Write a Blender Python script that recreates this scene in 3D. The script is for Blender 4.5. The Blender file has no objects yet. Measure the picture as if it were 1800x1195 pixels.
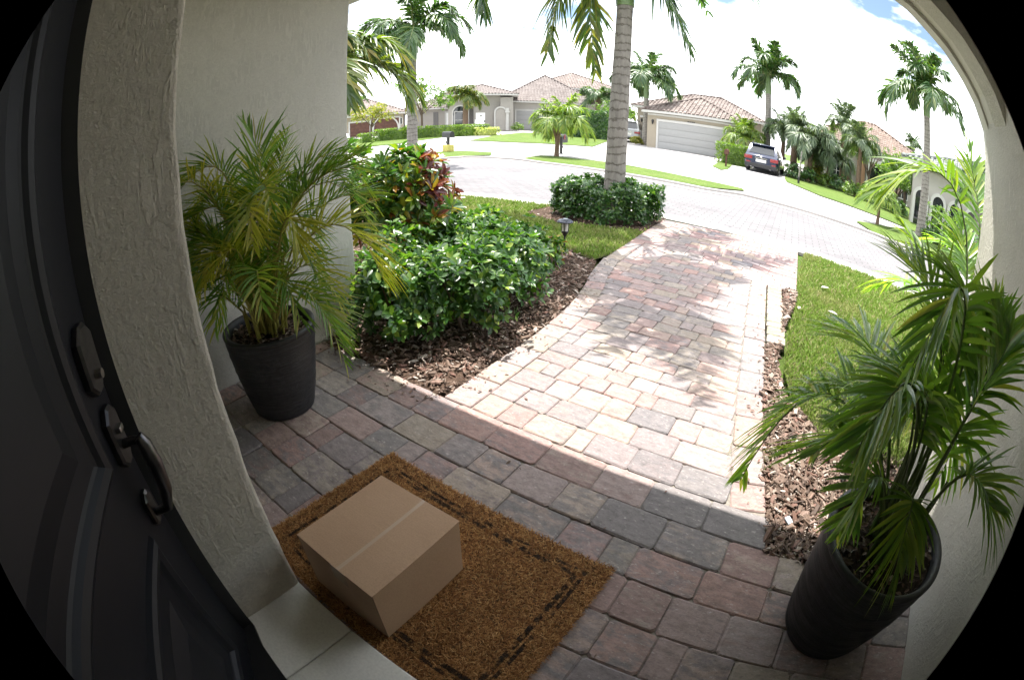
import bpy, bmesh, math, random
import numpy as np
from mathutils import Matrix, Vector, geometry
random.seed(7); RNG = np.random.default_rng(7)
sc = bpy.context.scene; COL = sc.collection; rad = math.radians

# ------------------------------------------------------------------ camera (a real wide-angle lens)
cam = bpy.data.cameras.new('camera'); cam_ob = bpy.data.objects.new('camera', cam); COL.objects.link(cam_ob); sc.camera = cam_ob
cam.type = 'PANO'; cam.panorama_type = 'FISHEYE_LENS_POLYNOMIAL'; cam.sensor_width = 36; cam.sensor_fit = 'HORIZONTAL'
cam.fisheye_polynomial_k0 = 0
cam.fisheye_polynomial_k1, cam.fisheye_polynomial_k2 = -5.81825098e-02, -3.43482539e-04
cam.fisheye_polynomial_k3, cam.fisheye_polynomial_k4 = 2.68706030e-05, -1.72287580e-06
cam.fisheye_fov = rad(150); cam.shift_x = 20/1800; cam.shift_y = -22.5/1195
cam.clip_start = 0.01; cam.clip_end = 3000
def aim(yaw, pitch, roll, loc):
    R = Vector((math.cos(yaw), math.sin(yaw), 0)); F = Vector((-math.sin(yaw), math.cos(yaw), 0)); U = Vector((0, 0, 1))
    fw = F*math.cos(pitch) - U*math.sin(pitch); up = F*math.sin(pitch) + U*math.cos(pitch)
    c, s = math.cos(roll), math.sin(roll)
    m = Matrix((R*c + up*s, up*c - R*s, -fw)).transposed().to_4x4(); m.translation = loc
    cam_ob.matrix_world = m
aim(rad(35), rad(24.72), rad(.46), (0, 0, 1.22))

# ------------------------------------------------------------------ sky, sun, exposure
SUN_EL, SUN_AZ = rad(70), rad(-32)          # azimuth from +Y, clockwise
world = bpy.data.worlds.new('World'); sc.world = world; world.use_nodes = True
wn = world.node_tree; bg = wn.nodes['Background']
sky = wn.nodes.new('ShaderNodeTexSky'); sky.sky_type = 'NISHITA'; sky.sun_disc = False
sky.sun_elevation = SUN_EL; sky.sun_rotation = SUN_AZ; sky.air_density = 1.0; sky.dust_density = .7; sky.ozone_density = 1.2
def wnode(kind, **kw):
    nd = wn.nodes.new('ShaderNode'+kind)
    for k, v in kw.items(): setattr(nd, k, v)
    return nd
# broken white cloud: dense haze and cloud towards the horizon, clearer overhead
wtc = wnode('TexCoord'); wsx = wnode('SeparateXYZ'); wn.links.new(wtc.outputs['Generated'], wsx.inputs[0])
wmap = wnode('Mapping'); wmap.inputs['Scale'].default_value = (1, 1, 2.4); wno = wnode('TexNoise'); wn.links.new(wtc.outputs['Generated'], wmap.inputs[0]); wn.links.new(wmap.outputs[0], wno.inputs['Vector'])
wno.inputs['Scale'].default_value = 2.6; wno.inputs['Detail'].default_value = 10; wno.inputs['Roughness'].default_value = .58
wh = wnode('ValToRGB'); wn.links.new(wsx.outputs[2], wh.inputs[0])
for e, (p, v) in zip((wh.color_ramp.elements[0], wh.color_ramp.elements[1], wh.color_ramp.elements.new(.22), wh.color_ramp.elements.new(.5)), ((0, .42), (1, -.10), (.22, .24), (.45, .0))): e.position = p; e.color = (v, v, v, 1)
wad = wnode('Math', operation='ADD'); wn.links.new(wno.outputs['Fac'], wad.inputs[0]); wn.links.new(wh.outputs[0], wad.inputs[1])
wrp = wnode('ValToRGB'); wrp.color_ramp.elements[0].position = .60; wrp.color_ramp.elements[1].position = .77; wn.links.new(wad.outputs[0], wrp.inputs[0])
wmx = wnode('MixRGB'); wmx.inputs[2].default_value = (18.5, 18.7, 19, 1); wn.links.new(wrp.outputs[0], wmx.inputs[0]); wn.links.new(sky.outputs[0], wmx.inputs[1]); wn.links.new(wmx.outputs[0], bg.inputs[0])
bg.inputs[1].default_value = .05
sun = bpy.data.lights.new('sun', 'SUN'); sun.energy = 2.7; sun.angle = rad(.53); sun.color = (1, .955, .88)
sun_ob = bpy.data.objects.new('sun', sun); COL.objects.link(sun_ob)
sd = Vector((math.sin(SUN_AZ)*math.cos(SUN_EL), math.cos(SUN_AZ)*math.cos(SUN_EL), math.sin(SUN_EL)))
sun_ob.rotation_euler = sd.to_track_quat('Z', 'Y').to_euler(); sun_ob.location = sd*60
vs = sc.view_settings; vs.view_transform = 'Standard'; vs.look = 'None'; vs.gamma = 1; vs.use_curve_mapping = False; vs.exposure = 2.14
sc.render.image_settings.color_mode = 'RGB'
sc.cycles.use_denoising = True; sc.cycles.max_bounces = 12; sc.cycles.diffuse_bounces = 8; sc.cycles.transparent_max_bounces = 8
sc.cycles.sample_clamp_indirect = 6

# ------------------------------------------------------------------ node helpers and materials
class NT:
    def __init__(s, name):
        s.m = bpy.data.materials.new(name); s.m.use_nodes = True; s.t = s.m.node_tree; s.b = s.t.nodes['Principled BSDF']; s.out = s.t.nodes['Material Output']
    def n(s, kind, **kw):
        nd = s.t.nodes.new('ShaderNode'+kind)
        for k, v in kw.items():
            k = k.replace('_', ' ')
            if k in nd.inputs: nd.inputs[k].default_value = v
            else: setattr(nd, k.replace(' ', '_'), v)
        return nd
    def l(s, a, b): s.t.links.new(a, b)
    def coord(s, kind='Object', scale=(1, 1, 1), rot=(0, 0, 0), rnd=False):
        c = s.n('TexCoord'); mp = s.n('Mapping'); mp.inputs['Scale'].default_value = scale; mp.inputs['Rotation'].default_value = rot
        s.l(c.outputs[kind], mp.inputs[0])
        if rnd:
            oi = s.n('ObjectInfo'); mu = s.n('Math', operation='MULTIPLY'); mu.inputs[1].default_value = 91.7
            s.l(oi.outputs['Random'], mu.inputs[0]); cx = s.n('CombineXYZ')
            for i in range(3): s.l(mu.outputs[0], cx.inputs[i])
            s.l(cx.outputs[0], mp.inputs['Location'])
        return mp.outputs[0]
    def noise(s, vec, scale, detail=4, rough=.55, dist=0):
        nd = s.n('TexNoise', Scale=scale, Detail=detail, Roughness=rough, Distortion=dist); s.l(vec, nd.inputs['Vector']); return nd.outputs['Fac']
    def ramp(s, fac, stops, interp='LINEAR'):
        r = s.n('ValToRGB'); cr = r.color_ramp; cr.interpolation = interp
        while len(cr.elements) < len(stops): cr.elements.new(.5)
        for e, (p, c) in zip(cr.elements, stops):
            e.position = p; e.color = (c, c, c, 1) if isinstance(c, (int, float)) else (*c, 1)
        s.l(fac, r.inputs[0]); return r.outputs[0]
    def mix(s, f, a, b, mode='MIX'):
        m = s.n('MixRGB', blend_type=mode)
        for i, v in enumerate((f, a, b)):
            if hasattr(v, 'is_linked') or hasattr(v, 'node'): s.l(v, m.inputs[i])
            elif isinstance(v, (int, float)): m.inputs[i].default_value = v if i == 0 else (v, v, v, 1)
            else: m.inputs[i].default_value = (*v, 1)
        return m.outputs[0]
    def math(s, op, a, b=0.0):
        m = s.n('Math', operation=op)
        for i, v in enumerate((a, b)):
            if hasattr(v, 'node'): s.l(v, m.inputs[i])
            else: m.inputs[i].default_value = v
        return m.outputs[0]
    def base(s, c):
        if hasattr(c, 'node'): s.l(c, s.b.inputs['Base Color'])
        else: s.b.inputs['Base Color'].default_value = (*c, 1)
        return s
    def set(s, rough=.6, metal=0, spec=.5, **kw):
        s.b.inputs['Roughness'].default_value = rough; s.b.inputs['Metallic'].default_value = metal; s.b.inputs['Specular IOR Level'].default_value = spec
        for k, v in kw.items(): s.b.inputs[k.replace('_', ' ')].default_value = v
        return s
    def bump(s, h, strength=.5, dist=.01):
        b = s.n('Bump', Strength=strength, Distance=dist); s.l(h, b.inputs['Height']); s.l(b.outputs[0], s.b.inputs['Normal']); return s
def plain(name, c, rough=.6, metal=0, spec=.5, var=.12, scale=6, **kw):
    t = NT(name); v = t.coord('Object'); n = t.noise(v, scale, 5)
    t.base(t.ramp(n, [(.25, tuple(x*(1-var) for x in c)), (.75, tuple(min(1, x*(1+var)) for x in c))])).set(rough, metal, spec, **kw); return t.m
def stucco(name, c, bump=.6, size=1.0):
    t = NT(name); v = t.coord('Object')
    big = t.noise(v, 1.1, 6, .6); c2 = t.ramp(big, [(.3, tuple(x*.90 for x in c)), (.7, c)])
    g = t.noise(v, 75/size, 8, .72); st = t.coord('Object', (1, 1, .22), (.12, .1, .3)); scr = t.ramp(t.noise(st, 48/size, 5, .6, .4), [(.52, 0), (.57, 1), (.66, 1)])
    m = t.ramp(t.noise(v, 6.5/size, 4, .6), [(.48, 0), (.60, 1)]); pit = t.ramp(t.noise(v, 30/size, 6, .7), [(.55, 0), (.62, 1)])
    h = t.mix(.45, t.mix(m, g, t.mix(.5, g, scr)), t.mix(.5, g, pit)); low_tone = t.ramp(h, [(.28, .88), (.5, 1)])  # relief also tints the colour: darker in its low spots
    t.base(t.mix(1, c2, low_tone, 'MULTIPLY')).set(.9, spec=.2).bump(h, bump, .022); return t.m
def leaf(name, stops, rough=.38, trans=.35, spec=.5, patch=None, tint=(.9, 1.0, .25)):
    t = NT(name); g = t.n('NewGeometry'); col = t.ramp(g.outputs['Random Per Island'], stops)
    if patch:
        v = t.coord('Object'); n = t.noise(v, patch[0], 3); col = t.mix(t.ramp(n, [(patch[2], 0), (patch[3], 1)]), col, patch[1])
    t.base(col).set(rough, spec=spec)
    tr = t.n('BsdfTranslucent'); t.l(t.mix(1, col, tint, 'MULTIPLY'), tr.inputs[0])
    sc_ = t.mix(1, t.mix(1, col, tint, 'MULTIPLY'), (2.2, 2.2, 2.2), 'MULTIPLY'); t.l(sc_, tr.inputs[0])
    mx = t.n('MixShader'); mx.inputs[0].default_value = trans; t.l(t.b.outputs[0], mx.inputs[1]); t.l(tr.outputs[0], mx.inputs[2]); t.l(mx.outputs[0], t.out.inputs[0]); return t.m

m_stucco = stucco('stucco_white', (.64, .62, .565), .5, .8)
m_stucco2 = stucco('stucco_rough', (.80, .74, .645), .8, 1.0)
m_ceiling = plain('ceiling_white', (.8, .79, .77), .9)
m_trim = plain('painted_trim', (.62, .60, .56), .55)
m_door = plain('door_paint', (.007, .0075, .011), .50, 0, .25, var=.2, scale=2)
m_jamb = plain('jamb_black', (.008, .008, .010), .5)
m_bronze = plain('dark_bronze', (.11, .103, .105), .30, .9, var=.3, scale=30)
m_nickel = plain('worn_nickel', (.35, .33, .31), .3, 1, var=.1)

def paver_mat(name, moss=False):
    t = NT(name); oi = t.n('ObjectInfo'); r = oi.outputs['Random']
    A = [(0, (.20, .182, .180)), (.14, (.20, .182, .180)), (.15, (.262, .186, .172)), (.36, (.275, .188, .175)), (.37, (.225, .190, .190)), (.66, (.255, .212, .205)), (.67, (.285, .238, .20)), (.80, (.30, .252, .212)), (.81, (.205, .184, .184)), (1, (.225, .200, .197))]
    if moss: A = [(0, (.19, .19, .135)), (.5, (.24, .228, .175)), (1, (.17, .172, .115))]
    ca = t.ramp(r, A, 'CONSTANT' if not moss else 'LINEAR')
    r2 = t.math('FRACT', t.math('MULTIPLY', r, 17.31))
    cb = t.ramp(r2, [(0, (.165, .155, .158)), (.3, (.335, .285, .24)), (.55, (.32, .205, .185)), (.8, (.285, .24, .23)), (1, (.15, .14, .145))])
    v = t.coord('Object', (1, 2.1, 1), (0, 0, .2), True); n = t.noise(v, 11, 8, .72, .5)
    r3 = t.math('FRACT', t.math('MULTIPLY', r, 5.77)); thr = t.math('ADD', n, t.math('MULTIPLY', t.math('SUBTRACT', r3, .5), .22))
    c = t.mix(t.ramp(thr, [(.40, 0), (.58, .95)]), ca, cb)
    c = t.mix(1, c, t.ramp(t.noise(v, 22, 7, .75), [(.28, .68), (.48, 1.02), (.70, 1.34)]), 'MULTIPLY'); fine = t.noise(v, 95, 4, .7); sp = t.ramp(fine, [(.30, .72), (.5, 1), (.72, 1.0), (.80, 1.35)])
    c = t.mix(1, c, sp, 'MULTIPLY')
    eff = t.noise(v, 46, 5, .66); c = t.mix(t.ramp(eff, [(.60, 0), (.68, .55)]), c, (.52, .48, .45))
    t.base(c).set(.88, spec=.25).bump(t.mix(.5, n, fine), .55, .004); return t.m
m_brick = paver_mat('paver_blend'); m_moss = paver_mat('paver_mossy', True)
m_joint = plain('joint_sand', (.20, .18, .155), .95, var=.35, scale=70)
def street_mat():
    t = NT('street_pavers'); v = t.coord('Object', (1, 1, 1), (0, 0, .0)); br = t.n('TexBrick', Scale=1.0); t.l(v, br.inputs['Vector'])
    br.inputs['Brick Width'].default_value = .24; br.inputs['Row Height'].default_value = .12; br.inputs['Mortar Size'].default_value = .008
    br.inputs['Color1'].default_value = (.145, .139, .147, 1); br.inputs['Color2'].default_value = (.18, .172, .178, 1); br.inputs['Mortar'].default_value = (.09, .086, .09, 1)
    big = t.noise(v, .55, 5, .6); t.base(t.mix(1, br.outputs['Color'], t.ramp(big, [(.3, .8), (.7, 1.08)]), 'MULTIPLY')).set(.85, spec=.3).bump(br.outputs['Fac'], -.4, .005); return t.m
m_street = street_mat()
def concrete(name, c, sc_=1.0):
    t = NT(name); v = t.coord('Object'); a = t.noise(v, .7*sc_, 6, .6); b = t.noise(v, 40*sc_, 4, .6)
    t.base(t.mix(1, t.ramp(a, [(.3, tuple(x*.84 for x in c)), (.7, c)]), t.ramp(b, [(.3, .9), (.6, 1.03)]), 'MULTIPLY')).set(.88, spec=.25).bump(b, .25, .003); return t.m
m_conc = concrete('pale_concrete', (.40, .385, .38)); m_kerb = concrete('kerb_concrete', (.38, .365, .355)); m_ribbon = concrete('ribbon_concrete', (.40, .375, .365))
m_sill = concrete('sill_tile', (.74, .725, .68), 3)
def soil_mat(name, stops, s=30):
    t = NT(name); v = t.coord('Object'); a = t.noise(v, s, 7, .7); b = t.noise(v, 3, 3); t.base(t.mix(1, t.ramp(a, stops), t.ramp(b, [(.3, .75), (.7, 1.1)]), 'MULTIPLY')).set(.95, spec=.15).bump(a, .8, .02); return t.m
m_soil = soil_mat('mulch_soil', [(.3, (.035, .024, .018)), (.55, (.085, .055, .04)), (.75, (.15, .10, .075))])
def island(name, stops, rough=.8, spec=.2):
    t = NT(name); g = t.n('NewGeometry'); v = t.coord('Object', (1, 1, 1)); n = t.noise(v, 60, 4)
    t.base(t.mix(1, t.ramp(g.outputs['Random Per Island'], stops), t.ramp(n, [(.3, .7), (.7, 1.15)]), 'MULTIPLY')).set(rough, spec=spec); return t.m
m_chip = island('bark_chips', [(0, (.06, .038, .028)), (.3, (.125, .082, .06)), (.55, (.22, .155, .118)), (.75, (.17, .088, .066)), (.9, (.33, .265, .22)), (1, (.48, .42, .37))], .72, .35)
def grass_mat(name, mul=1.0):
    t = NT(name); v = t.coord('Object'); a = t.noise(v, .9, 5, .6); b = t.noise(v, 38, 5, .7); c = t.noise(v, 6, 4)
    col = t.ramp(a, [(.3, (.075*mul, .13*mul, .022*mul)), (.55, (.105*mul, .16*mul, .032*mul)), (.75, (.14*mul, .16*mul, .05*mul))])
    t.base(t.mix(1, t.mix(1, col, t.ramp(b, [(.25, .5), (.7, 1.2)]), 'MULTIPLY'), t.ramp(c, [(.3, .8), (.7, 1.1)]), 'MULTIPLY')).set(.9, spec=.15).bump(b, .9, .03); return t.m
m_grass = grass_mat('turf'); m_turfsoil = soil_mat('turf_soil', [(.3, (.05, .06, .02)), (.55, (.09, .10, .035)), (.8, (.15, .14, .07))], 40)
def blade_mat():
    t = NT('grass_blades'); g = t.n('NewGeometry'); r = g.outputs['Random Per Island']; v = t.coord('Object'); a = t.noise(v, 1.3, 4)
    col = t.ramp(r, [(0, (.11, .195, .025)), (.5, (.165, .265, .035)), (.8, (.21, .29, .055)), (.9, (.32, .30, .13)), (1, (.40, .34, .19))])
    col = t.mix(t.ramp(a, [(.5, 0), (.7, .65)]), col, (.29, .28, .11))
    t.base(col).set(.6, spec=.3); tr = t.n('BsdfTranslucent'); t.l(col, tr.inputs[0]); mx = t.n('MixShader'); mx.inputs[0].default_value = .4
    t.l(t.b.outputs[0], mx.inputs[1]); t.l(tr.outputs[0], mx.inputs[2]); t.l(mx.outputs[0], t.out.inputs[0]); return t.m
m_blade = blade_mat()
m_cardboard = None
def card():
    t = NT('cardboard'); v = t.coord('Object', (1, 1, 1)); s = t.coord('Object', (4, 60, 60)); n = t.noise(s, 6, 4); b = t.noise(v, 5, 4); f = t.noise(v, 220, 2)
    c = t.ramp(b, [(.3, (.50, .325, .21)), (.7, (.555, .37, .245))]); c = t.mix(1, c, t.ramp(n, [(.3, .95), (.7, 1.03)]), 'MULTIPLY'); c = t.mix(1, c, t.ramp(f, [(.35, .93), (.6, 1.03)]), 'MULTIPLY')
    t.base(c).set(.72, spec=.25).bump(n, .06, .002); return t.m
m_card = card()
m_tape = plain('packing_tape', (.56, .43, .32), .22, spec=.6, var=.05)
m_seam = plain('cardboard_edge', (.26, .165, .10), .85)
def coir():
    t = NT('coir_fibre'); g = t.n('NewGeometry'); r = g.outputs['Random Per Island']; v = t.coord('Object')
    a = t.noise(v, 9, 5, .65); col = t.ramp(r, [(0, (.12, .05, .02)), (.4, (.29, .132, .048)), (.75, (.42, .215, .08)), (1, (.56, .34, .145))])
    col = t.mix(1, col, t.ramp(a, [(.3, .72), (.7, 1.1)]), 'MULTIPLY')
    sx = t.n('SeparateXYZ'); t.l(v, sx.inputs[0])
    ex = t.math('SUBTRACT', .475, t.math('ABSOLUTE', sx.outputs[0])); ey = t.math('SUBTRACT', .325, t.math('ABSOLUTE', sx.outputs[1])); e = t.math('MINIMUM', ex, ey)
    def band(d, w): return t.math('LESS_THAN', t.math('ABSOLUTE', t.math('SUBTRACT', e, d)), w)
    b = t.math('MAXIMUM', band(.062, .0062), band(.084, .0085)); wear = t.ramp(t.noise(v, 34, 4, .65), [(.44, 0), (.54, .93)])
    col = t.mix(t.math('MULTIPLY', b, wear), col, (.018, .016, .015)); t.base(col).set(.85, spec=.15); return t.m
m_coir = coir(); m_matbase = plain('coir_backing', (.10, .05, .02), .95, var=.4, scale=80)
def pot_mat():
    t = NT('pot_charcoal'); v = t.coord('Object'); n = t.noise(v, 40, 5, .65); b = t.noise(v, 4, 4); ln = t.noise(t.coord('Object', (3, 3, 70), (.10, .06, 0)), 3, 6, .65, .3)
    c = t.mix(1, t.ramp(n, [(.3, (.015, .015, .017)), (.7, (.029, .029, .032))]), t.ramp(b, [(.3, .8), (.7, 1.3)]), 'MULTIPLY'); c = t.mix(1, c, t.ramp(ln, [(.35, .62), (.6, 1.35), (.72, 2.1)]), 'MULTIPLY')  # pale streaks in the colour stand in for sheen on the ridges
    t.base(c).set(.48, spec=.45).bump(t.mix(.25, ln, n), .55, .006); return t.m
m_pot = pot_mat()
m_potsoil = soil_mat('pot_soil', [(.3, (.02, .015, .012)), (.6, (.06, .042, .032)), (.8, (.13, .10, .08))], 60)
m_areca = leaf('areca_leaf', [(0, (.08, .16, .030)), (.4, (.12, .215, .038)), (.72, (.20, .275, .045)), (.9, (.30, .32, .06)), (.97, (.42, .36, .09)), (1, (.30, .20, .09))], .42, .36, tint=(.75, 1, .3))
m_arecay = leaf('areca_yellow', [(0, (.20, .25, .035)), (.5, (.34, .34, .05)), (1, (.48, .42, .10))], .42, .4)
m_areca_st = plain('areca_stem', (.34, .31, .08), .5, var=.35, scale=20)
m_glossy = leaf('glossy_palm_leaf', [(0, (.09, .19, .048)), (.45, (.15, .265, .06)), (.8, (.22, .335, .075)), (.94, (.31, .39, .10)), (.985, (.42, .38, .15)), (1, (.30, .21, .11))], .28, .42, .9)
m_glossy_st = plain('green_stem', (.10, .15, .04), .45, var=.3, scale=20)
m_shrub = leaf('shrub_leaf', [(0, (.022, .065, .018)), (.45, (.042, .105, .026)), (.75, (.07, .15, .032)), (.9, (.12, .22, .045)), (1, (.27, .34, .07))], .34, .3, .45)
m_hedge = leaf('hedge_leaf', [(0, (.02, .06, .016)), (.5, (.035, .09, .022)), (.85, (.06, .125, .03)), (1, (.12, .19, .04))], .3, .28, .55)
m_clip = leaf('clipped_hedge_leaf', [(0, (.05, .10, .015)), (.5, (.085, .15, .02)), (1, (.17, .25, .03))], .4, .3)
m_yellowleaf = leaf('variegated_leaf', [(0, (.16, .22, .05)), (.5, (.30, .34, .10)), (1, (.5, .5, .22))], .45, .3)
m_croton = leaf('croton_leaf', [(0, (.03, .085, .02)), (.55, (.055, .13, .022)), (.78, (.13, .20, .02)), (.90, (.28, .27, .025)), (.96, (.26, .11, .02)), (1, (.10, .018, .02))], .28, .33, .55)
m_crotonred = leaf('croton_red_leaf', [(0, (.055, .014, .018)), (.5, (.13, .022, .02)), (.8, (.22, .06, .02)), (1, (.28, .20, .03))], .28, .33, .55)
m_pinkleaf = leaf('pink_new_leaf', [(0, (.42, .11, .09)), (1, (.52, .17, .14))], .35, .3)
m_twig = plain('twig_bark', (.10, .07, .05), .85, var=.35, scale=40)
m_palmleaf = leaf('palm_leaf', [(0, (.028, .07, .024)), (.5, (.045, .10, .03)), (.85, (.075, .135, .035)), (1, (.14, .17, .05))], .38, .28)
m_palmwarm = leaf('palm_leaf_warm', [(0, (.04, .08, .02)), (.45, (.075, .125, .022)), (.8, (.14, .17, .03)), (1, (.26, .21, .05))], .38, .3)
m_palmsilver = leaf('palm_leaf_silver', [(0, (.05, .09, .05)), (.5, (.085, .13, .07)), (1, (.15, .19, .10))], .4, .25)
m_palmbright = leaf('palm_leaf_bright', [(0, (.07, .14, .02)), (.5, (.12, .20, .03)), (1, (.24, .29, .05))], .38, .33)
m_treeleaf = leaf('tree_leaf', [(0, (.04, .09, .02)), (.5, (.07, .13, .03)), (1, (.13, .19, .05))], .5, .35)
m_treeleafy = leaf('tree_leaf_yellow', [(0, (.10, .13, .025)), (.5, (.18, .19, .035)), (1, (.30, .26, .06))], .5, .35)
m_rachis = plain('rachis', (.16, .19, .07), .5, var=.2)
def trunk_mat(name, c, ring, freq=9.0, amt=.5):
    t = NT(name); v = t.coord('Object'); sx = t.n('SeparateXYZ'); t.l(v, sx.inputs[0]); n = t.noise(v, 5, 6, .65)
    z = t.math('ADD', t.math('MULTIPLY', sx.outputs[2], freq), t.math('MULTIPLY', n, 2.0)); fr = t.math('FRACT', z)
    st = t.coord('Object', (1, 1, .25)); s = t.noise(st, 22, 5, .7); lich = t.noise(v, 9, 5, .6)
    col = t.mix(t.ramp(fr, [(0, amt), (.10, amt), (.2, 0), (.93, 0), (1, amt)]), c, ring); col = t.mix(1, col, t.ramp(s, [(.3, .72), (.65, 1.1)]), 'MULTIPLY')
    col = t.mix(t.ramp(lich, [(.58, 0), (.72, .55)]), col, tuple(x*.42 for x in c))
    t.base(col).set(.85, spec=.2).bump(t.mix(.4, t.ramp(fr, [(0, 0), (.12, .1), (.2, 1), (1, 1)]), s), .5, .012); return t.m
m_trunk = trunk_mat('royal_trunk', (.27, .25, .225), (.105, .09, .075), 8.3, .75); m_trunkbrown = trunk_mat('fibrous_trunk', (.19, .13, .09), (.08, .055, .04), 14, .7)
m_shaft = plain('crownshaft', (.13, .20, .075), .4, var=.25, scale=4)
def metalpaint(name, c, rough=.22):
    return plain(name, c, rough, .25, .6, var=.05, scale=3, Coat_Weight=.8, Coat_Roughness=.05)
m_blue = metalpaint('blue_paint', (.006, .014, .048)); m_silver = metalpaint('silver_paint', (.36, .37, .38), .3)
m_glass = plain('tinted_glass', (.012, .016, .02), .04, spec=.8, var=.02); m_black = plain('black_plastic', (.018, .018, .02), .5)
m_tyre = plain('tyre_rubber', (.016, .016, .016), .85); m_rim = plain('alloy_rim', (.42, .42, .43), .3, .9); m_redlens = plain('red_lens', (.22, .008, .010), .15, spec=.7)
m_plate = plain('plate_white', (.65, .65, .62), .5); m_chrome = plain('chrome', (.6, .6, .6), .12, 1)
m_cream = plain('cream_wall', (.30, .26, .20), .88, var=.07, scale=1.5); m_white = plain('white_wall', (.36, .34, .315), .88, var=.06, scale=1.5); m_grey = plain('greige_wall', (.31, .29, .265), .88, var=.06, scale=1.5)
m_orange = plain('peach_wall', (.36, .205, .13), .88, var=.07, scale=1.5); m_whitetrim = plain('white_trim', (.45, .44, .42), .6, var=.04)
m_gdoor = plain('garage_door_white', (.28, .28, .275), .6, var=.03); m_brown = plain('brown_wood', (.085, .035, .022), .7, var=.35, scale=5)
m_whitegate = plain('white_gate', (.76, .76, .75), .5, var=.03)
def rooftile(name, cols):
    t = NT(name); v = t.coord('Object'); sx = t.n('SeparateXYZ'); t.l(v, sx.inputs[0])
    n = t.noise(v, .8, 4); vo = t.n('TexVoronoi', Scale=3.6); t.l(v, vo.inputs['Vector'])
    c = t.ramp(vo.outputs['Color'], [(.1, cols[0]), (.5, cols[1]), (.9, cols[2])]); t.base(t.mix(1, c, t.ramp(n, [(.3, .82), (.7, 1.1)]), 'MULTIPLY')).set(.75, spec=.3); return t.m
m_roofpink = rooftile('roof_tile_pink', [(.105, .078, .070), (.16, .128, .115), (.21, .178, .162)])
m_roofgrey = rooftile('roof_tile_buff', [(.10, .08, .075), (.135, .112, .105), (.175, .15, .142)])
m_rooforange = rooftile('roof_tile_terracotta', [(.12, .08, .062), (.165, .118, .095), (.20, .155, .13)])
m_roofgreen = rooftile('roof_tile_slate', [(.10, .115, .11), (.16, .175, .165), (.23, .245, .23)])
m_ceramic = plain('lamp_lens', (.62, .60, .58), .2, spec=.6, var=.1, scale=90)
m_stone = plain('yellow_stone', (.50, .43, .13), .9, var=.25, scale=9)

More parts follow.
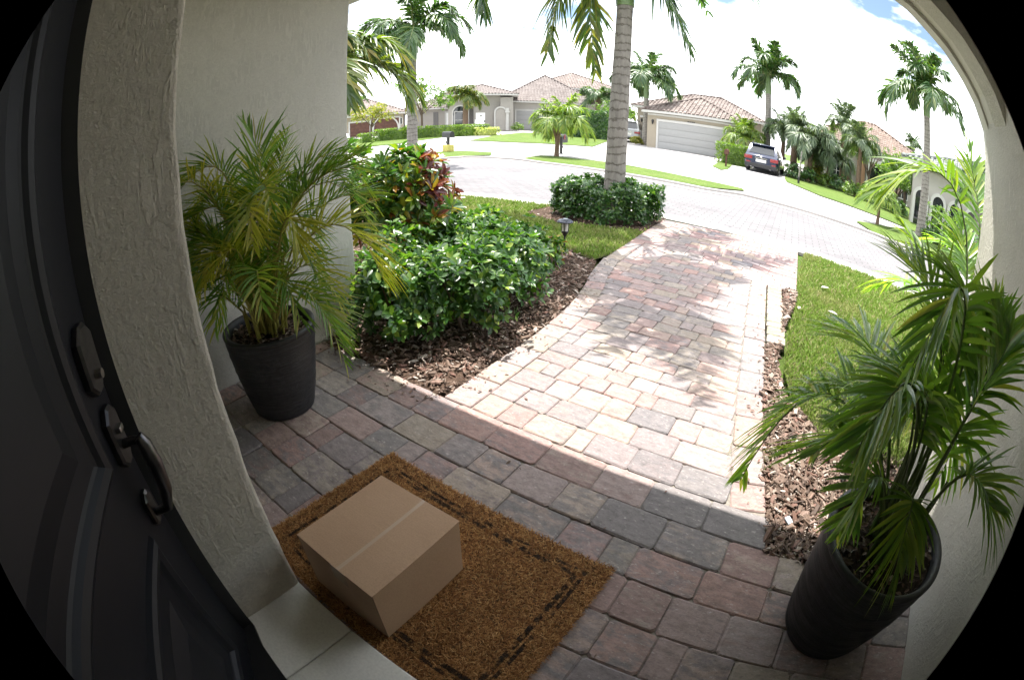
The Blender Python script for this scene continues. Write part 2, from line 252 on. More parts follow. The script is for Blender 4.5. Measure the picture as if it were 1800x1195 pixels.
# ------------------------------------------------------------------ mesh helpers
def tz(x, y): return .0137*min(max(-.45*x + .89*y - 20, 0), 30)
def tag(o, label=None, cat=None, group=None, kind=None):
    for k, v in (('label', label), ('category', cat), ('group', group), ('kind', kind)):
        if v: o[k] = v
    return o
def link(o, parent=None):
    COL.objects.link(o)
    if parent: o.parent = parent
    return o
def thing(name, label, cat, loc=(0, 0, 0), rz=0, group=None):
    o = bpy.data.objects.new(name, None); o.empty_display_size = .1; link(o); o.location = loc; o.rotation_euler = (0, 0, rz); return tag(o, label, cat, group)
class MB:
    def __init__(s): s.V = []; s.F = []; s.I = []; s.S = []
    def add(s, vs, fs, mi=0, smooth=False):
        b = len(s.V); s.V += [tuple(v) for v in vs]; s.F += [tuple(b+i for i in f) for f in fs]; s.I += [mi]*len(fs); s.S += [smooth]*len(fs); return s
    def box(s, x0, x1, y0, y1, z0, z1, mi=0, c=0):
        if c <= 0:
            return s.add([(x0, y0, z0), (x1, y0, z0), (x1, y1, z0), (x0, y1, z0), (x0, y0, z1), (x1, y0, z1), (x1, y1, z1), (x0, y1, z1)],
                         [(3, 2, 1, 0), (4, 5, 6, 7), (0, 1, 5, 4), (1, 2, 6, 5), (2, 3, 7, 6), (3, 0, 4, 7)], mi)
        bm = bmesh.new(); bmesh.ops.create_cube(bm, size=1)
        for v in bm.verts: v.co = Vector(((x0+x1)/2 + v.co.x*(x1-x0), (y0+y1)/2 + v.co.y*(y1-y0), (z0+z1)/2 + v.co.z*(z1-z0)))
        bmesh.ops.bevel(bm, geom=bm.edges[:], offset=c, segments=2, profile=.6, affect='EDGES'); bm.verts.ensure_lookup_table()
        s.add([v.co for v in bm.verts], [[v.index for v in f.verts] for f in bm.faces], mi, True); bm.free(); return s
    def tube(s, path, radii, n=8, mi=0, cap=True, sq=None):
        P = [Vector(p) for p in path]; k = len(P); vs = []; up = Vector((0, 0, 1))
        if not hasattr(radii, '__len__'): radii = [radii]*k
        prev = None
        for i in range(k):
            T = (P[min(i+1, k-1)] - P[max(i-1, 0)]).normalized()
            if prev is None: A = T.orthogonal().normalized()
            else: A = (prev - T*prev.dot(T)).normalized()
            prev = A; B = T.cross(A)
            for j in range(n):
                a = 2*math.pi*j/n; vs.append(P[i] + (A*math.cos(a) + B*math.sin(a))*radii[i])
        fs = [(i*n+j, i*n+(j+1) % n, (i+1)*n+(j+1) % n, (i+1)*n+j) for i in range(k-1) for j in range(n)]
        s.add(vs, fs, mi, True)
        if cap: s.add([vs[j] for j in range(n)], [tuple(reversed(range(n)))], mi); s.add([vs[(k-1)*n+j] for j in range(n)], [tuple(range(n))], mi)
        return s
    def lathe(s, prof, n=24, mi=0, c=(0, 0, 0), fn=None):
        vs = []
        for r, z in prof:
            for j in range(n):
                a = 2*math.pi*j/n; rr = r if fn is None else fn(r, z, a); vs.append((c[0]+rr*math.cos(a), c[1]+rr*math.sin(a), c[2]+z))
        k = len(prof); fs = [(i*n+j, i*n+(j+1) % n, (i+1)*n+(j+1) % n, (i+1)*n+j) for i in range(k-1) for j in range(n)]
        return s.add(vs, fs, mi, True)
    def prism(s, poly, a0, a1, axis='y', mi=0):
        def p3(u, w, a): return (u, a, w) if axis == 'y' else ((a, u, w) if axis == 'x' else (u, w, a))
        n = len(poly); vs = [p3(u, w, a0) for u, w in poly] + [p3(u, w, a1) for u, w in poly]
        return s.add(vs, [tuple(range(n)), tuple(range(2*n-1, n-1, -1))] + [(i, i+n, (i+1) % n + n, (i+1) % n) for i in range(n)], mi)
    def mesh(s, name, mats):
        me = bpy.data.meshes.new(name); me.from_pydata(s.V, [], s.F); me.polygons.foreach_set('material_index', s.I); me.polygons.foreach_set('use_smooth', s.S)
        for m in (mats if isinstance(mats, (list, tuple)) else [mats]): me.materials.append(m)
        bm = bmesh.new(); bm.from_mesh(me); bmesh.ops.recalc_face_normals(bm, faces=bm.faces[:]); bm.to_mesh(me); bm.free(); me.update(); return me
    def build(s, name, mats, parent=None, loc=None):
        o = link(bpy.data.objects.new(name, s.mesh(name, mats)), parent)
        if loc: o.location = loc
        return o
def raw_mesh(name, V, F, mats, mi=None, smooth=True):
    """V (n,3), F (m,k) all with the same corner count"""
    me = bpy.data.meshes.new(name); V = np.asarray(V, np.float32); F = np.asarray(F, np.int32); k = F.shape[1]
    me.vertices.add(len(V)); me.vertices.foreach_set('co', V.ravel()); me.loops.add(F.size); me.loops.foreach_set('vertex_index', F.ravel())
    me.polygons.add(len(F)); me.polygons.foreach_set('loop_start', np.arange(0, F.size, k, dtype=np.int32))
    if mi is not None: me.polygons.foreach_set('material_index', np.asarray(mi, np.int32))
    me.polygons.foreach_set('use_smooth', np.full(len(F), smooth))
    for m in (mats if isinstance(mats, (list, tuple)) else [mats]): me.materials.append(m)
    me.update(calc_edges=True); return me
def raw(name, V, F, mats, parent=None, mi=None, smooth=True): return link(bpy.data.objects.new(name, raw_mesh(name, V, F, mats, mi, smooth)), parent)
def nrm(a): return a/(np.linalg.norm(a, axis=-1, keepdims=True) + 1e-9)
def copy_tree(o, parent=None):
    c = o.copy(); COL.objects.link(c)
    if parent: c.parent = parent
    for ch in o.children: copy_tree(ch, c)
    return c
def in_poly(x, y, poly):
    c = np.zeros(len(x), bool); n = len(poly)
    for i in range(n):
        (x0, y0), (x1, y1) = poly[i], poly[(i+1) % n]
        m = ((y0 > y) != (y1 > y)) & (x < (x1-x0)*(y-y0)/(y1-y0+1e-12)+x0); c ^= m
    return c
def sheet(name, poly, mat, off=0., step=2., kind='structure', parent=None, relief=0):
    xs = [p[0] for p in poly]; ys = [p[1] for p in poly]
    g = [(x, y) for x in np.arange(min(xs), max(xs), step) for y in np.arange(min(ys), max(ys), step)]
    if g:
        a = np.array(g); g = a[in_poly(a[:, 0], a[:, 1], poly)]
    vin = [Vector(p) for p in poly] + [Vector((float(p[0]), float(p[1]))) for p in g]; n = len(poly)
    v, e, f, *_ = geometry.delaunay_2d_cdt(vin, [(i, (i+1) % n) for i in range(n)], [], 1, 1e-5)
    mb = MB(); mb.add([(p.x, p.y, tz(p.x, p.y) + off + (relief*random.uniform(-1, 1) if relief else 0)) for p in v], [tuple(q) for q in f], 0, True)
    o = mb.build(name, mat, parent)
    # all faces look up
    me = o.data
    for p in me.polygons:
        if p.normal.z < 0: me.flip_normals(); break
    if kind: o['kind'] = kind
    return o

# leaf clouds: a leaf template copied by position, direction, normal and size, all in numpy
LEAF = np.array([(0, 0, 0), (.30, .24, .06), (.72, .21, .05), (1, 0, -.06), (.72, -.21, .05), (.30, -.24, .06), (.36, 0, -.01), (.74, 0, -.02)])
LEAF_F = np.array([(0, 6, 1), (1, 6, 7), (1, 7, 2), (2, 7, 3), (0, 5, 6), (5, 4, 7), (5, 7, 6), (4, 3, 7)])
LONG = LEAF*np.array([1, .62, 1.2])
def cloud(P, D, N, S, tmpl=LEAF, width=1.0):
    P, D, N = map(np.asarray, (P, D, N)); D = nrm(D); B = nrm(np.cross(N, D)); N = np.cross(D, B); S = np.asarray(S)[:, None, None]
    t = tmpl[None]; V = P[:, None] + S*(t[..., :1]*D[:, None] + t[..., 1:2]*B[:, None]*width + t[..., 2:]*N[:, None])
    F = LEAF_F[None] + (np.arange(len(P))*len(tmpl))[:, None, None]
    return V.reshape(-1, 3), F.reshape(-1, 3)
def whorls(C, axis, size, per=7, spread=.9, rng=RNG):
    """whorls of leaflets round each point C with the given axis"""
    C = np.asarray(C); k = len(C); ax = nrm(np.asarray(axis)); u = nrm(np.cross(ax, rng.normal(size=(k, 3)))); w = np.cross(ax, u)
    P = []; D = []; N = []; S = []
    for j in range(per):
        a = 2*np.pi*j/per + rng.uniform(-.3, .3, k); el = rng.uniform(.05, spread, k)[:, None]
        r = np.cos(a)[:, None]*u + np.sin(a)[:, None]*w; d = nrm(r*np.cos(el) + ax*np.sin(el)); n = nrm(ax*np.cos(el) - r*np.sin(el) + .25*rng.normal(size=(k, 3)))
        P.append(C + d*size*.12); D.append(d); N.append(n); S.append(size*rng.uniform(.7, 1.15, k))
    return np.concatenate(P), np.concatenate(D), np.concatenate(N), np.concatenate(S)
def shell(k, c, r, rng=RNG, low=-.9, inner=.55, bumps=.18):
    d = nrm(rng.normal(size=(k, 3))); d[:, 2] = np.where(d[:, 2] < low, -d[:, 2], d[:, 2])
    ph = rng.uniform(0, 6, 6); lump = 1 + bumps*(np.sin(3*d[:, 0]+ph[0])*np.sin(4*d[:, 1]+ph[1]) + .7*np.sin(6*d[:, 0]+5*d[:, 2]+ph[2]))
    rr = (inner + (1-inner)*rng.uniform(0, 1, k)**.6)*lump
    return np.array(c) + d*rr[:, None]*np.array(r), d
def foliage(name, parent, mats, P, D, N, S, tmpl=LEAF, width=1., split=None):
    V, F = cloud(P, D, N, S, tmpl, width); o = raw(name, V, F, mats, parent, None if split is None else np.repeat(split, len(LEAF_F))); o['kind'] = 'stuff'; return o

# palm fronds: one mesh of rachis and single leaflets
def bez(c, t):
    t = t[:, None]; c = [np.array(p, float) for p in c]; return (1-t)**3*c[0] + 3*(1-t)**2*t*c[1] + 3*(1-t)*t*t*c[2] + t**3*c[3]
def through(p0, p1, p2, p3):
    """bezier control points passing p1 and p2 at 1/3 and 2/3"""
    p0, p1, p2, p3 = [np.array(p, float) for p in (p0, p1, p2, p3)]
    return p0, (-5*p0 + 18*p1 - 9*p2 + 2*p3)/6, (2*p0 - 9*p1 + 18*p2 - 5*p3)/6, p3
def frond_mesh(name, ctrl, L, W, n, mats, t0=.2, vee=.35, droop=.35, seg=4, r=.006, rng=RNG, a0=1.15, a1=.45, fold=.25, twist=0., jit=.12, ragged=0.):
    ts = np.linspace(t0, .995, n); V = []; F = []; I = []; base = 0
    for side in (-1, 1):
        t = np.clip(ts + rng.uniform(-.4, .4, n)/n, 0, 1); P = bez(ctrl, t); T = nrm(bez(ctrl, np.clip(t+.01, 0, 1)) - bez(ctrl, t-.01))
        ref = np.tile(np.array([0., 0, 1]), (n, 1)); S = np.cross(T, ref); bad = np.linalg.norm(S, axis=1) < .15; S[bad] = np.cross(T[bad], np.array([.3, 1, 0])); S = nrm(S); Nn = np.cross(S, T)
        if twist: c_, s_ = math.cos(twist), math.sin(twist); S, Nn = S*c_ + Nn*s_, Nn*c_ - S*s_
        q = (t - t0)/(1 - t0); a = (a0 + (a1-a0)*q + rng.normal(0, jit, n))[:, None]; ve = (vee + rng.normal(0, jit, n))[:, None]
        d = nrm(np.cos(a)*T + np.sin(a)*(np.cos(ve)*side*S + np.sin(ve)*Nn))
        ln = L*np.clip(np.sin(np.pi*(.16 + .80*q)), .2, 1)**.7*rng.uniform(.86, 1.08, n)
        if ragged: ln *= np.where(rng.uniform(size=n) < ragged, rng.uniform(.3, .8, n), 1)
        cr = nrm(T - (T*d).sum(1, keepdims=True)*d); nn = nrm(np.cross(d, cr)*side)
        s = np.linspace(0, 1, seg+1); wp = np.interp(s, [0, .12, .35, .7, 1], [.35, .8, 1, .72, .04]); dr = droop*rng.uniform(.5, 1.5, n)
        for k in range(seg+1):
            c = P + d*(ln*s[k])[:, None]; c[:, 2] -= dr*ln*s[k]**2.1; hw = W*wp[k]*.5
            V += [c - cr*hw + nn*hw*fold, c - nn*hw*fold*.6, c + cr*hw + nn*hw*fold]
        m = n; idx = base + np.arange(m)
        for k in range(seg):
            for h in (0, 1):
                A = idx + (3*k+h)*m; B = idx + (3*k+h+1)*m; F.append(np.stack([A, B, B+3*m, A+3*m], 1)); I += [1]*m
        base += 3*(seg+1)*m
    V = np.concatenate(V); F = np.concatenate(F)
    tt = np.linspace(0, 1, 12); C = bez(ctrl, tt); mb = MB().tube(C, [r*(1.5 - 1.25*x) for x in tt], 5)
    F2 = np.array([f for f in mb.F if len(f) == 4]) + len(V); V = np.concatenate([V, np.array(mb.V)])
    return raw_mesh(name, V, np.concatenate([F, F2]), mats, np.array(I + [0]*len(F2)))

# ================================================================== GROUND, STREET, FAR SIDE
def base_ground():
    mb = MB(); nx, ny = -.45/.9973, .89/.9973
    rows = [-900, -60, 20/.9973, 50/.9973, 1500]; ts = [-900, -200, -60, 0, 60, 200, 900]; vs = []
    for a in rows:
        for b in ts:
            x, y = nx*a + ny*b, ny*a - nx*b; vs.append((x, y, tz(x, y) - .07))
    w = len(ts); mb.add(vs, [(i*w+j, i*w+j+1, (i+1)*w+j+1, (i+1)*w+j) for i in range(len(rows)-1) for j in range(w-1)]); return tag(mb.build('ground', m_grass), kind='structure')
base_ground()
NEAR_E = [(-40, 5.2), (-14, 6.0), (-5.4, 5.95), (-4.4, 6.03), (-3.4, 6.05), (-2.4, 6.62), (-1.75, 6.58), (-.6, 6.5), (.3, 6.38), (1.5, 6.05), (3, 5.6), (8, 4.1), (30, -3)]
def shift(line, d):
    out = []
    for i, p in enumerate(line):
        a, b = Vector(line[max(i-1, 0)]), Vector(line[min(i+1, len(line)-1)]); t = (b-a).normalized(); out.append((p[0]-t.y*d, p[1]+t.x*d))
    return out
FARK = [(-40, 8.2), (-13.4, 9.7), (-10.6, 9.7), (-10.75, 11.6), (-10.4, 12.6), (-9.5, 12.9), (-8.2, 12.8), (-7.2, 12.35), (-4.4, 11.75), (-2.1, 11.3), (-1.2, 11.75), (.5, 11.4), (2.1, 10.9), (3.3, 10.3), (4.6, 9.9), (7.0, 9.1), (14, 6.9), (30, 1.5)]
sheet('street', NEAR_E + FARK[::-1], m_street, -.035, 1.5)
def strip(name, a, b, mat, z0, z1):
    mb = MB(); n = len(a); vs = [(x, y, z1) for x, y in a] + [(x, y, z1) for x, y in b] + [(x, y, z0) for x, y in a] + [(x, y, z0) for x, y in b]
    fs = []
    for i in range(n-1): fs += [(i, i+1, n+i+1, n+i), (2*n+i, 2*n+i+1, i+1, i), (n+i, n+i+1, 3*n+i+1, 3*n+i)]
    mb.add(vs, fs); return tag(mb.build(name, mat), kind='structure')
strip('gutter', NEAR_E, shift(NEAR_E, .42), m_ribbon, -.06, -.018)
strip('gutter', shift(FARK, -.5), shift(FARK, -.13), m_ribbon, -.06, -.022)
strip('kerb', shift(FARK, -.13), shift(FARK, .05), m_kerb, -.06, .035)
FAR_POLY = FARK + [(60, 10), (60, 60), (-2, 60), (-30, 58), (-62, 30), (-60, 8)]
sheet('driveway', FAR_POLY, m_conc, -.012, 3.0)
def lawn(poly, z=.02, step=1.2): return sheet('lawn', poly, m_grass, z, step)
ISLAND1 = [(-13.4, 10.1), (-14.2, 12.1), (-13.4, 14.2), (-12.5, 15.1), (-10.9, 14.9), (-10.0, 13.6), (-10.65, 12.7), (-10.9, 11.6), (-10.75, 9.95)]
ISLAND2 = [(-8.4, 13.1), (-8.75, 14.9), (-6.25, 14.75), (-5.4, 14.6), (-3.2, 13.6), (-1.4, 13.2), (-1.25, 12.7), (-2.1, 11.6), (-4.4, 12.0), (-7.2, 12.6)]
ISLAND3 = [(1.9, 12.3), (2.2, 11.1), (3.35, 10.5), (4.7, 10.1), (7.1, 9.3), (9, 8.8), (9, 10), (6.2, 12.2), (5.6, 14.6), (4.2, 15.0), (3.2, 13.6)]
LAWN_L = [(-17.6, 21.8), (-20.5, 28.4), (-22.5, 35.3), (-19.3, 36.3), (-14, 35), (-12.3, 29.2), (-10.4, 23), (-14.6, 21.6)]
LAWN_LL = [(-60, 14), (-32, 13.5), (-21.4, 16.6), (-20.6, 19.1), (-22.4, 25.0), (-24.3, 28.2), (-28, 28), (-38, 24), (-60, 24)]
STRIP_R = [(-3.7, 21.2), (-4.25, 27.3), (-3.45, 27.0), (-2.95, 21.1), (-3.05, 19.7)]
LAWN_R = [(-.35, 23.4), (-.2, 21), (1.2, 17.7), (2.9, 16.5), (4.3, 15.6), (6.5, 14.3), (9, 12.2), (16, 9.6), (30, 8), (30, 30), (12, 34), (3, 33), (1.4, 34), (-.1, 36), (-.3, 30)]
for p in (ISLAND1, ISLAND2, ISLAND3, LAWN_L, LAWN_LL, STRIP_R, LAWN_R): lawn(p)

# ------------------------------------------------------------------ near lawns: soil sheet plus real blades
LAWN_NR = [(.46, 2.04), (.24, 2.34), (.17, 2.67), (.16, 3.1), (.18, 3.6), (.22, 4.05), (.23, 5.1), (.31, 6.3), (1.5, 5.98), (3, 5.53), (8, 4.0), (8, 1.9), (1.3, 1.9)]
LAWN_NL = [(-1.74, 6.0), (-1.69, 5.2), (-1.65, 4.6), (-1.63, 4.15), (-1.68, 3.86), (-2.0, 3.98), (-2.6, 4.2), (-4.2, 4.0), (-7, 3.6), (-14, 3.6), (-14, 5.9), (-5.4, 5.9), (-3.4, 5.98), (-2.4, 6.5)]
def blades(name, poly, k, h=(.025, .055), w=.0036, parent=None, cut=None):
    xs = [p[0] for p in poly]; ys = [p[1] for p in poly]; x = RNG.uniform(min(xs), max(xs), k*3); y = RNG.uniform(min(ys), max(ys), k*3)
    m = in_poly(x, y, poly)
    if cut: m &= ~in_poly(x, y, cut)
    dist = np.hypot(x, y); m &= RNG.uniform(size=len(x)) < np.clip(4.2/dist, .12, 1)**1.3
    x, y, dist = x[m], y[m], dist[m]; n = len(x); a = RNG.uniform(0, 6.283, n); hh = RNG.uniform(*h, n); ww = w*np.clip(dist/3.5, 1, 3)*RNG.uniform(.7, 1.3, n); le = RNG.uniform(.2, 1.1, n)*hh; b = RNG.uniform(0, 6.283, n)
    dx, dy = np.cos(a)*ww, np.sin(a)*ww; lx, ly = np.cos(b)*le, np.sin(b)*le; z = np.zeros(n)
    V = np.stack([np.stack([x-dx, y-dy, z], 1), np.stack([x+dx, y+dy, z], 1), np.stack([x+lx*.45-dx*.8, y+ly*.45-dy*.8, hh*.6], 1), np.stack([x+lx*.45+dx*.8, y+ly*.45+dy*.8, hh*.6], 1), np.stack([x+lx, y+ly, hh*.92], 1)], 1).reshape(-1, 3)
    i = np.arange(n)*5; F = np.concatenate([np.stack([i, i+1, i+3], 1), np.stack([i, i+3, i+2], 1), np.stack([i+2, i+3, i+4], 1)])
    return tag(raw(name, V, F, m_blade, parent, None, False), kind='stuff')
sheet('lawn', LAWN_NR, m_turfsoil, -.004, .5); sheet('lawn', LAWN_NL, m_turfsoil, -.004, .5)
HEDGE_BED = [(-2.75, 5.0), (-1.72, 5.35), (-1.72, 6.45), (-2.3, 6.5), (-3.3, 5.95), (-3.35, 5.3)]
blades('grass', LAWN_NR, 70000); blades('grass', LAWN_NL, 62000, cut=HEDGE_BED)

# ------------------------------------------------------------------ mulch beds
BED_L = [(-2.27, 1.36), (-1.29, 1.40), (-1.30, 2.2), (-1.33, 2.6), (-1.4, 2.95), (-1.5, 3.3), (-1.6, 3.7), (-1.66, 3.88), (-2.0, 4.0), (-2.6, 4.22), (-4.2, 4.02), (-7, 3.62), (-7, 1.72), (-2.27, 1.72)]
BED_R = [(.27, 1.2), (1.02, 1.2), (1.02, 2.1), (8, 2.1), (8, 1.92), (.95, 2.0), (.42, 2.08), (.2, 2.36), (.13, 2.68), (.1, 3.1), (.14, 3.6), (.2, 4.05), (.23, 4.45), (.10, 4.5), (.06, 3.9), (0, 3.4), (.03, 2.85), (.09, 2.25), (.16, 1.76)]
BED_R = [(.27, 1.2), (1.02, 1.2), (1.02, 2.04), (.42, 2.08), (.2, 2.36), (.13, 2.68), (.11, 3.1), (.15, 3.6), (.21, 4.05), (.235, 4.42), (.07, 4.40), (.10, 3.5), (.125, 3.02), (.02, 2.98), (.02, 2.85), (.08, 2.25), (.15, 1.76)]
def mulch(name, poly, k, parent=None):
    xs = [p[0] for p in poly]; ys = [p[1] for p in poly]; x = RNG.uniform(min(xs), max(xs), k*3); y = RNG.uniform(min(ys), max(ys), k*3); m = in_poly(x, y, poly)
    m &= RNG.uniform(size=len(x)) < np.clip(3.0/np.hypot(x, y), .15, 1)
    x, y = x[m][:k], y[m][:k]; n = len(x); L = RNG.gamma(3.2, .0075, n).clip(.008, .075); W = L*RNG.uniform(.22, .6, n); H = L*RNG.uniform(.06, .16, n)
    yaw = RNG.uniform(0, 6.28, n); pit = RNG.normal(0, .32, n); rol = RNG.normal(0, .4, n)
    t = np.array([(-1, -1, -1), (1, -.6, -1), (1, .7, -1), (-1, 1, -1), (-.8, -.9, 1), (.9, -.5, 1), (.8, .6, 1), (-.9, .8, 1)])*.5
    B = t[None]*np.stack([L, W, H], 1)[:, None]*RNG.uniform(.75, 1.25, (n, 8, 1))
    c, s = np.cos(rol)[:, None], np.sin(rol)[:, None]; Y, Z = B[..., 1]*c - B[..., 2]*s, B[..., 1]*s + B[..., 2]*c; X = B[..., 0]
    c, s = np.cos(pit)[:, None], np.sin(pit)[:, None]; X, Z = X*c - Z*s, X*s + Z*c
    c, s = np.cos(yaw)[:, None], np.sin(yaw)[:, None]; X, Y = X*c - Y*s, X*s + Y*c
    z = RNG.uniform(-.012, .014, n); V = np.stack([X + x[:, None], Y + y[:, None], Z + z[:, None]], 2).reshape(-1, 3)
    q = np.array([(3, 2, 1, 0), (4, 5, 6, 7), (0, 1, 5, 4), (1, 2, 6, 5), (2, 3, 7, 6), (3, 0, 4, 7)]); F = (q[None] + (np.arange(n)*8)[:, None, None]).reshape(-1, 4)
    return tag(raw(name, V, F, m_chip, parent, None, False), kind='stuff')
sheet('mulch_bed', BED_L, m_soil, -.012, .12, relief=.010); sheet('mulch_bed', BED_R, m_soil, -.012, .12, relief=.008); sheet('mulch_bed', HEDGE_BED, m_soil, .004, .2, relief=.006)
mulch('bark_mulch', BED_L, 26000); mulch('bark_mulch', BED_R, 12000); mulch('bark_mulch', HEDGE_BED, 1500)

def spill(k):
    pts = []
    for _ in range(k):
        e = random.random(); d = abs(random.gauss(0, .07)) + .004
        if e < .45: y = random.uniform(1.5, 4.0); pts.append((float(np.interp(y, [1.4, 2.2, 2.9, 3.5, 4.0], [-1.29, -1.305, -1.38, -1.54, -1.63])) + d, y))
        elif e < .65: pts.append((random.uniform(-2.2, -1.3), 1.385 - d))
        elif e < .85: y = random.uniform(1.3, 4.3); pts.append((float(np.interp(y, [1.38, 1.76, 2.25, 2.85, 3.45, 4.4], [.23, .15, .08, .02, -.035, -.1])) - d, y))
        else: pts.append((random.uniform(-1.3, .9), random.uniform(.4, 4.5)))
    P = np.array([(x, y, .004) for x, y in pts]); n = len(P); D = RNG.normal(size=(n, 3))*[1, 1, .12]; V, F = cloud(P, D, np.tile([0, 0, 1.], (n, 1)) + RNG.normal(size=(n, 3))*.25, RNG.uniform(.006, .03, n), LEAF, .8)
    return tag(raw('leaf_litter', V, F, m_chip, None, None, False), kind='stuff')
spill(420)
# ------------------------------------------------------------------ tumbled pavers, each one an object
def paver_mesh(w, d, k):
    rng = random.Random(k*31 + int(w*1000)); hw, hd, t = w/2 - .0012, d/2 - .0012, .05; c = min(w, d)*rng.uniform(.035, .09)
    def ring(ins, z):
        x, y = hw-ins, hd-ins; j = lambda: rng.uniform(-.0022, .0022)
        return [(-x+c+j(), -y+j(), z), (x-c+j(), -y+j(), z), (x+j(), -y+c+j(), z), (x+j(), y-c+j(), z), (x-c+j(), y+j(), z), (-x+c+j(), y+j(), z), (-x+j(), y-c+j(), z), (-x+j(), -y+c+j(), z)]
    mb = MB(); vs = ring(0, -t) + ring(0, -.0045) + ring(.0052, 0); fs = [(a*8+i, a*8+(i+1) % 8, a*8+8+(i+1) % 8, a*8+8+i) for a in (0, 1) for i in range(8)]
    mb.add(vs, fs + [tuple(range(16, 24))]); return mb.mesh('brick', m_brick)
PAV = {}
def paver(parent, x, y, w, d, rz=0, mat=None, name='brick'):
    key = (round(w*50)/50, round(d*50)/50, random.randrange(4), mat is not None)
    if key not in PAV:
        PAV[key] = paver_mesh(key[0], key[1], key[2]+1)
        if mat: PAV[key].materials[0] = mat
    o = link(bpy.data.objects.new(name, PAV[key]), parent); o.location = (x, y, random.uniform(-.0028, .0012)); o.scale = (w/key[0], d/key[1], 1)
    o.rotation_euler = (random.gauss(0, .008), random.gauss(0, .008), rz + random.gauss(0, .006) + (math.pi if random.random() < .5 else 0)); return o
def fill_row(parent, x0, x1, y, d, widths=(.162, .162, .245, .245, .205, .10)):
    x = x0
    while x1 - x > .02:
        w = random.choice(widths); rest = x1 - x
        if rest < .29: w = rest
        elif rest - w < .08: w = rest/2
        paver(parent, x + w/2, y, w, d); x += w
porch = sheet('porch_paving', [(-2.26, .25), (.46, .25), (.46, -.2), (1.0, -.2), (1.0, 1.21), (.25, 1.21), (.25, 1.39), (-2.26, 1.39)], m_joint, -.010, 1)
ROWS = [1.388, 1.213, 1.05, .905, .745, .585, .425, .262]
for a, b in ((.26, .10), (.098, -.06), (-.062, -.2)): fill_row(porch, .462, 1.0, (a+b)/2, a-b)
for a, b in zip(ROWS, ROWS[1:]): fill_row(porch, -2.262, .262 if a > 1.3 else 1.0, (a+b)/2, a-b)
def lerp(tab, y): return float(np.interp(y, [p[0] for p in tab], [p[1] for p in tab]))
XL = [(1.38, -1.29), (2.2, -1.305), (2.6, -1.335), (2.9, -1.38), (3.2, -1.45), (3.5, -1.54), (3.95, -1.63), (4.6, -1.66), (6.6, -1.77)]
XR = [(1.38, .23), (1.76, .15), (2.25, .08), (2.85, .02), (3.45, -.035), (4.40, -.10), (4.41, .21), (6.6, .22)]
YEND = 6.42
walk = sheet('walkway', [(lerp(XL, y), y) for y in np.linspace(1.39, YEND, 16)] + [(lerp(XR, y), y) for y in list(np.linspace(YEND, 4.42, 6)) + list(np.linspace(4.38, 1.39, 12))], m_joint, -.010, 1)
def border(tab, y0, y1, side, d=.155):
    y = y0
    while y < y1 - .08:
        w = random.choice((.16, .20, .245)) ; w = min(w, y1-y); ym = y + w*.5; sl = (lerp(tab, ym+.06) - lerp(tab, ym-.06))/.12 if not (side > 0 and abs(ym-4.4) < .12) else 0
        ang = math.atan(sl); paver(walk, lerp(tab, ym) - side*d/2*math.cos(ang), ym, d, w*1.0, -ang); y += w*math.cos(ang)
border(XL, 1.39, 4.9, -1); border(XR, 1.39, 4.38, 1)
y = 1.39; far = MB()
while y < YEND - .05:
    d = .150 if y < 1.8 else .126; ym = y + d/2; inner = .158
    x0 = lerp(XL, ym) + (inner if ym < 4.9 else 0); x1 = lerp(XR, ym) - (inner if ym < 4.4 else 0)
    if ym < 4.75: fill_row(walk, x0, x1, ym, d, (.135, .135, .20, .20, .165, .09))
    else:
        x = x0
        while x1 - x > .05:
            w = min(random.choice((.16, .245, .2)), x1-x); far.box(x+.003, x+w-.003, ym-d/2+.003, ym+d/2-.003, -.05, random.uniform(-.004, 0)); x += w
    y += d
def far_brick_mat():
    t = NT('paver_far'); g = t.n('NewGeometry'); v = t.coord('Object'); n = t.noise(v, 14, 5, .6)
    c = t.ramp(g.outputs['Random Per Island'], [(0, (.165, .155, .165)), (.25, (.26, .17, .16)), (.5, (.22, .18, .18)), (.75, (.30, .235, .19)), (1, (.19, .175, .18))])
    t.base(t.mix(1, c, t.ramp(n, [(.3, .8), (.7, 1.2)]), 'MULTIPLY')).set(.88, spec=.25); return t.m
tag(far.build('brick', far_brick_mat(), walk), kind='stuff'); print('BRICKS', len(walk.children), len(porch.children))
yy = 3.02
while yy < 4.36:
    d = random.uniform(.095, .15); paver(walk, lerp(XR, yy) + .078, yy + d/2, .145, d, .05, m_moss, 'edging_stone').location.z = .004; yy += d + .004

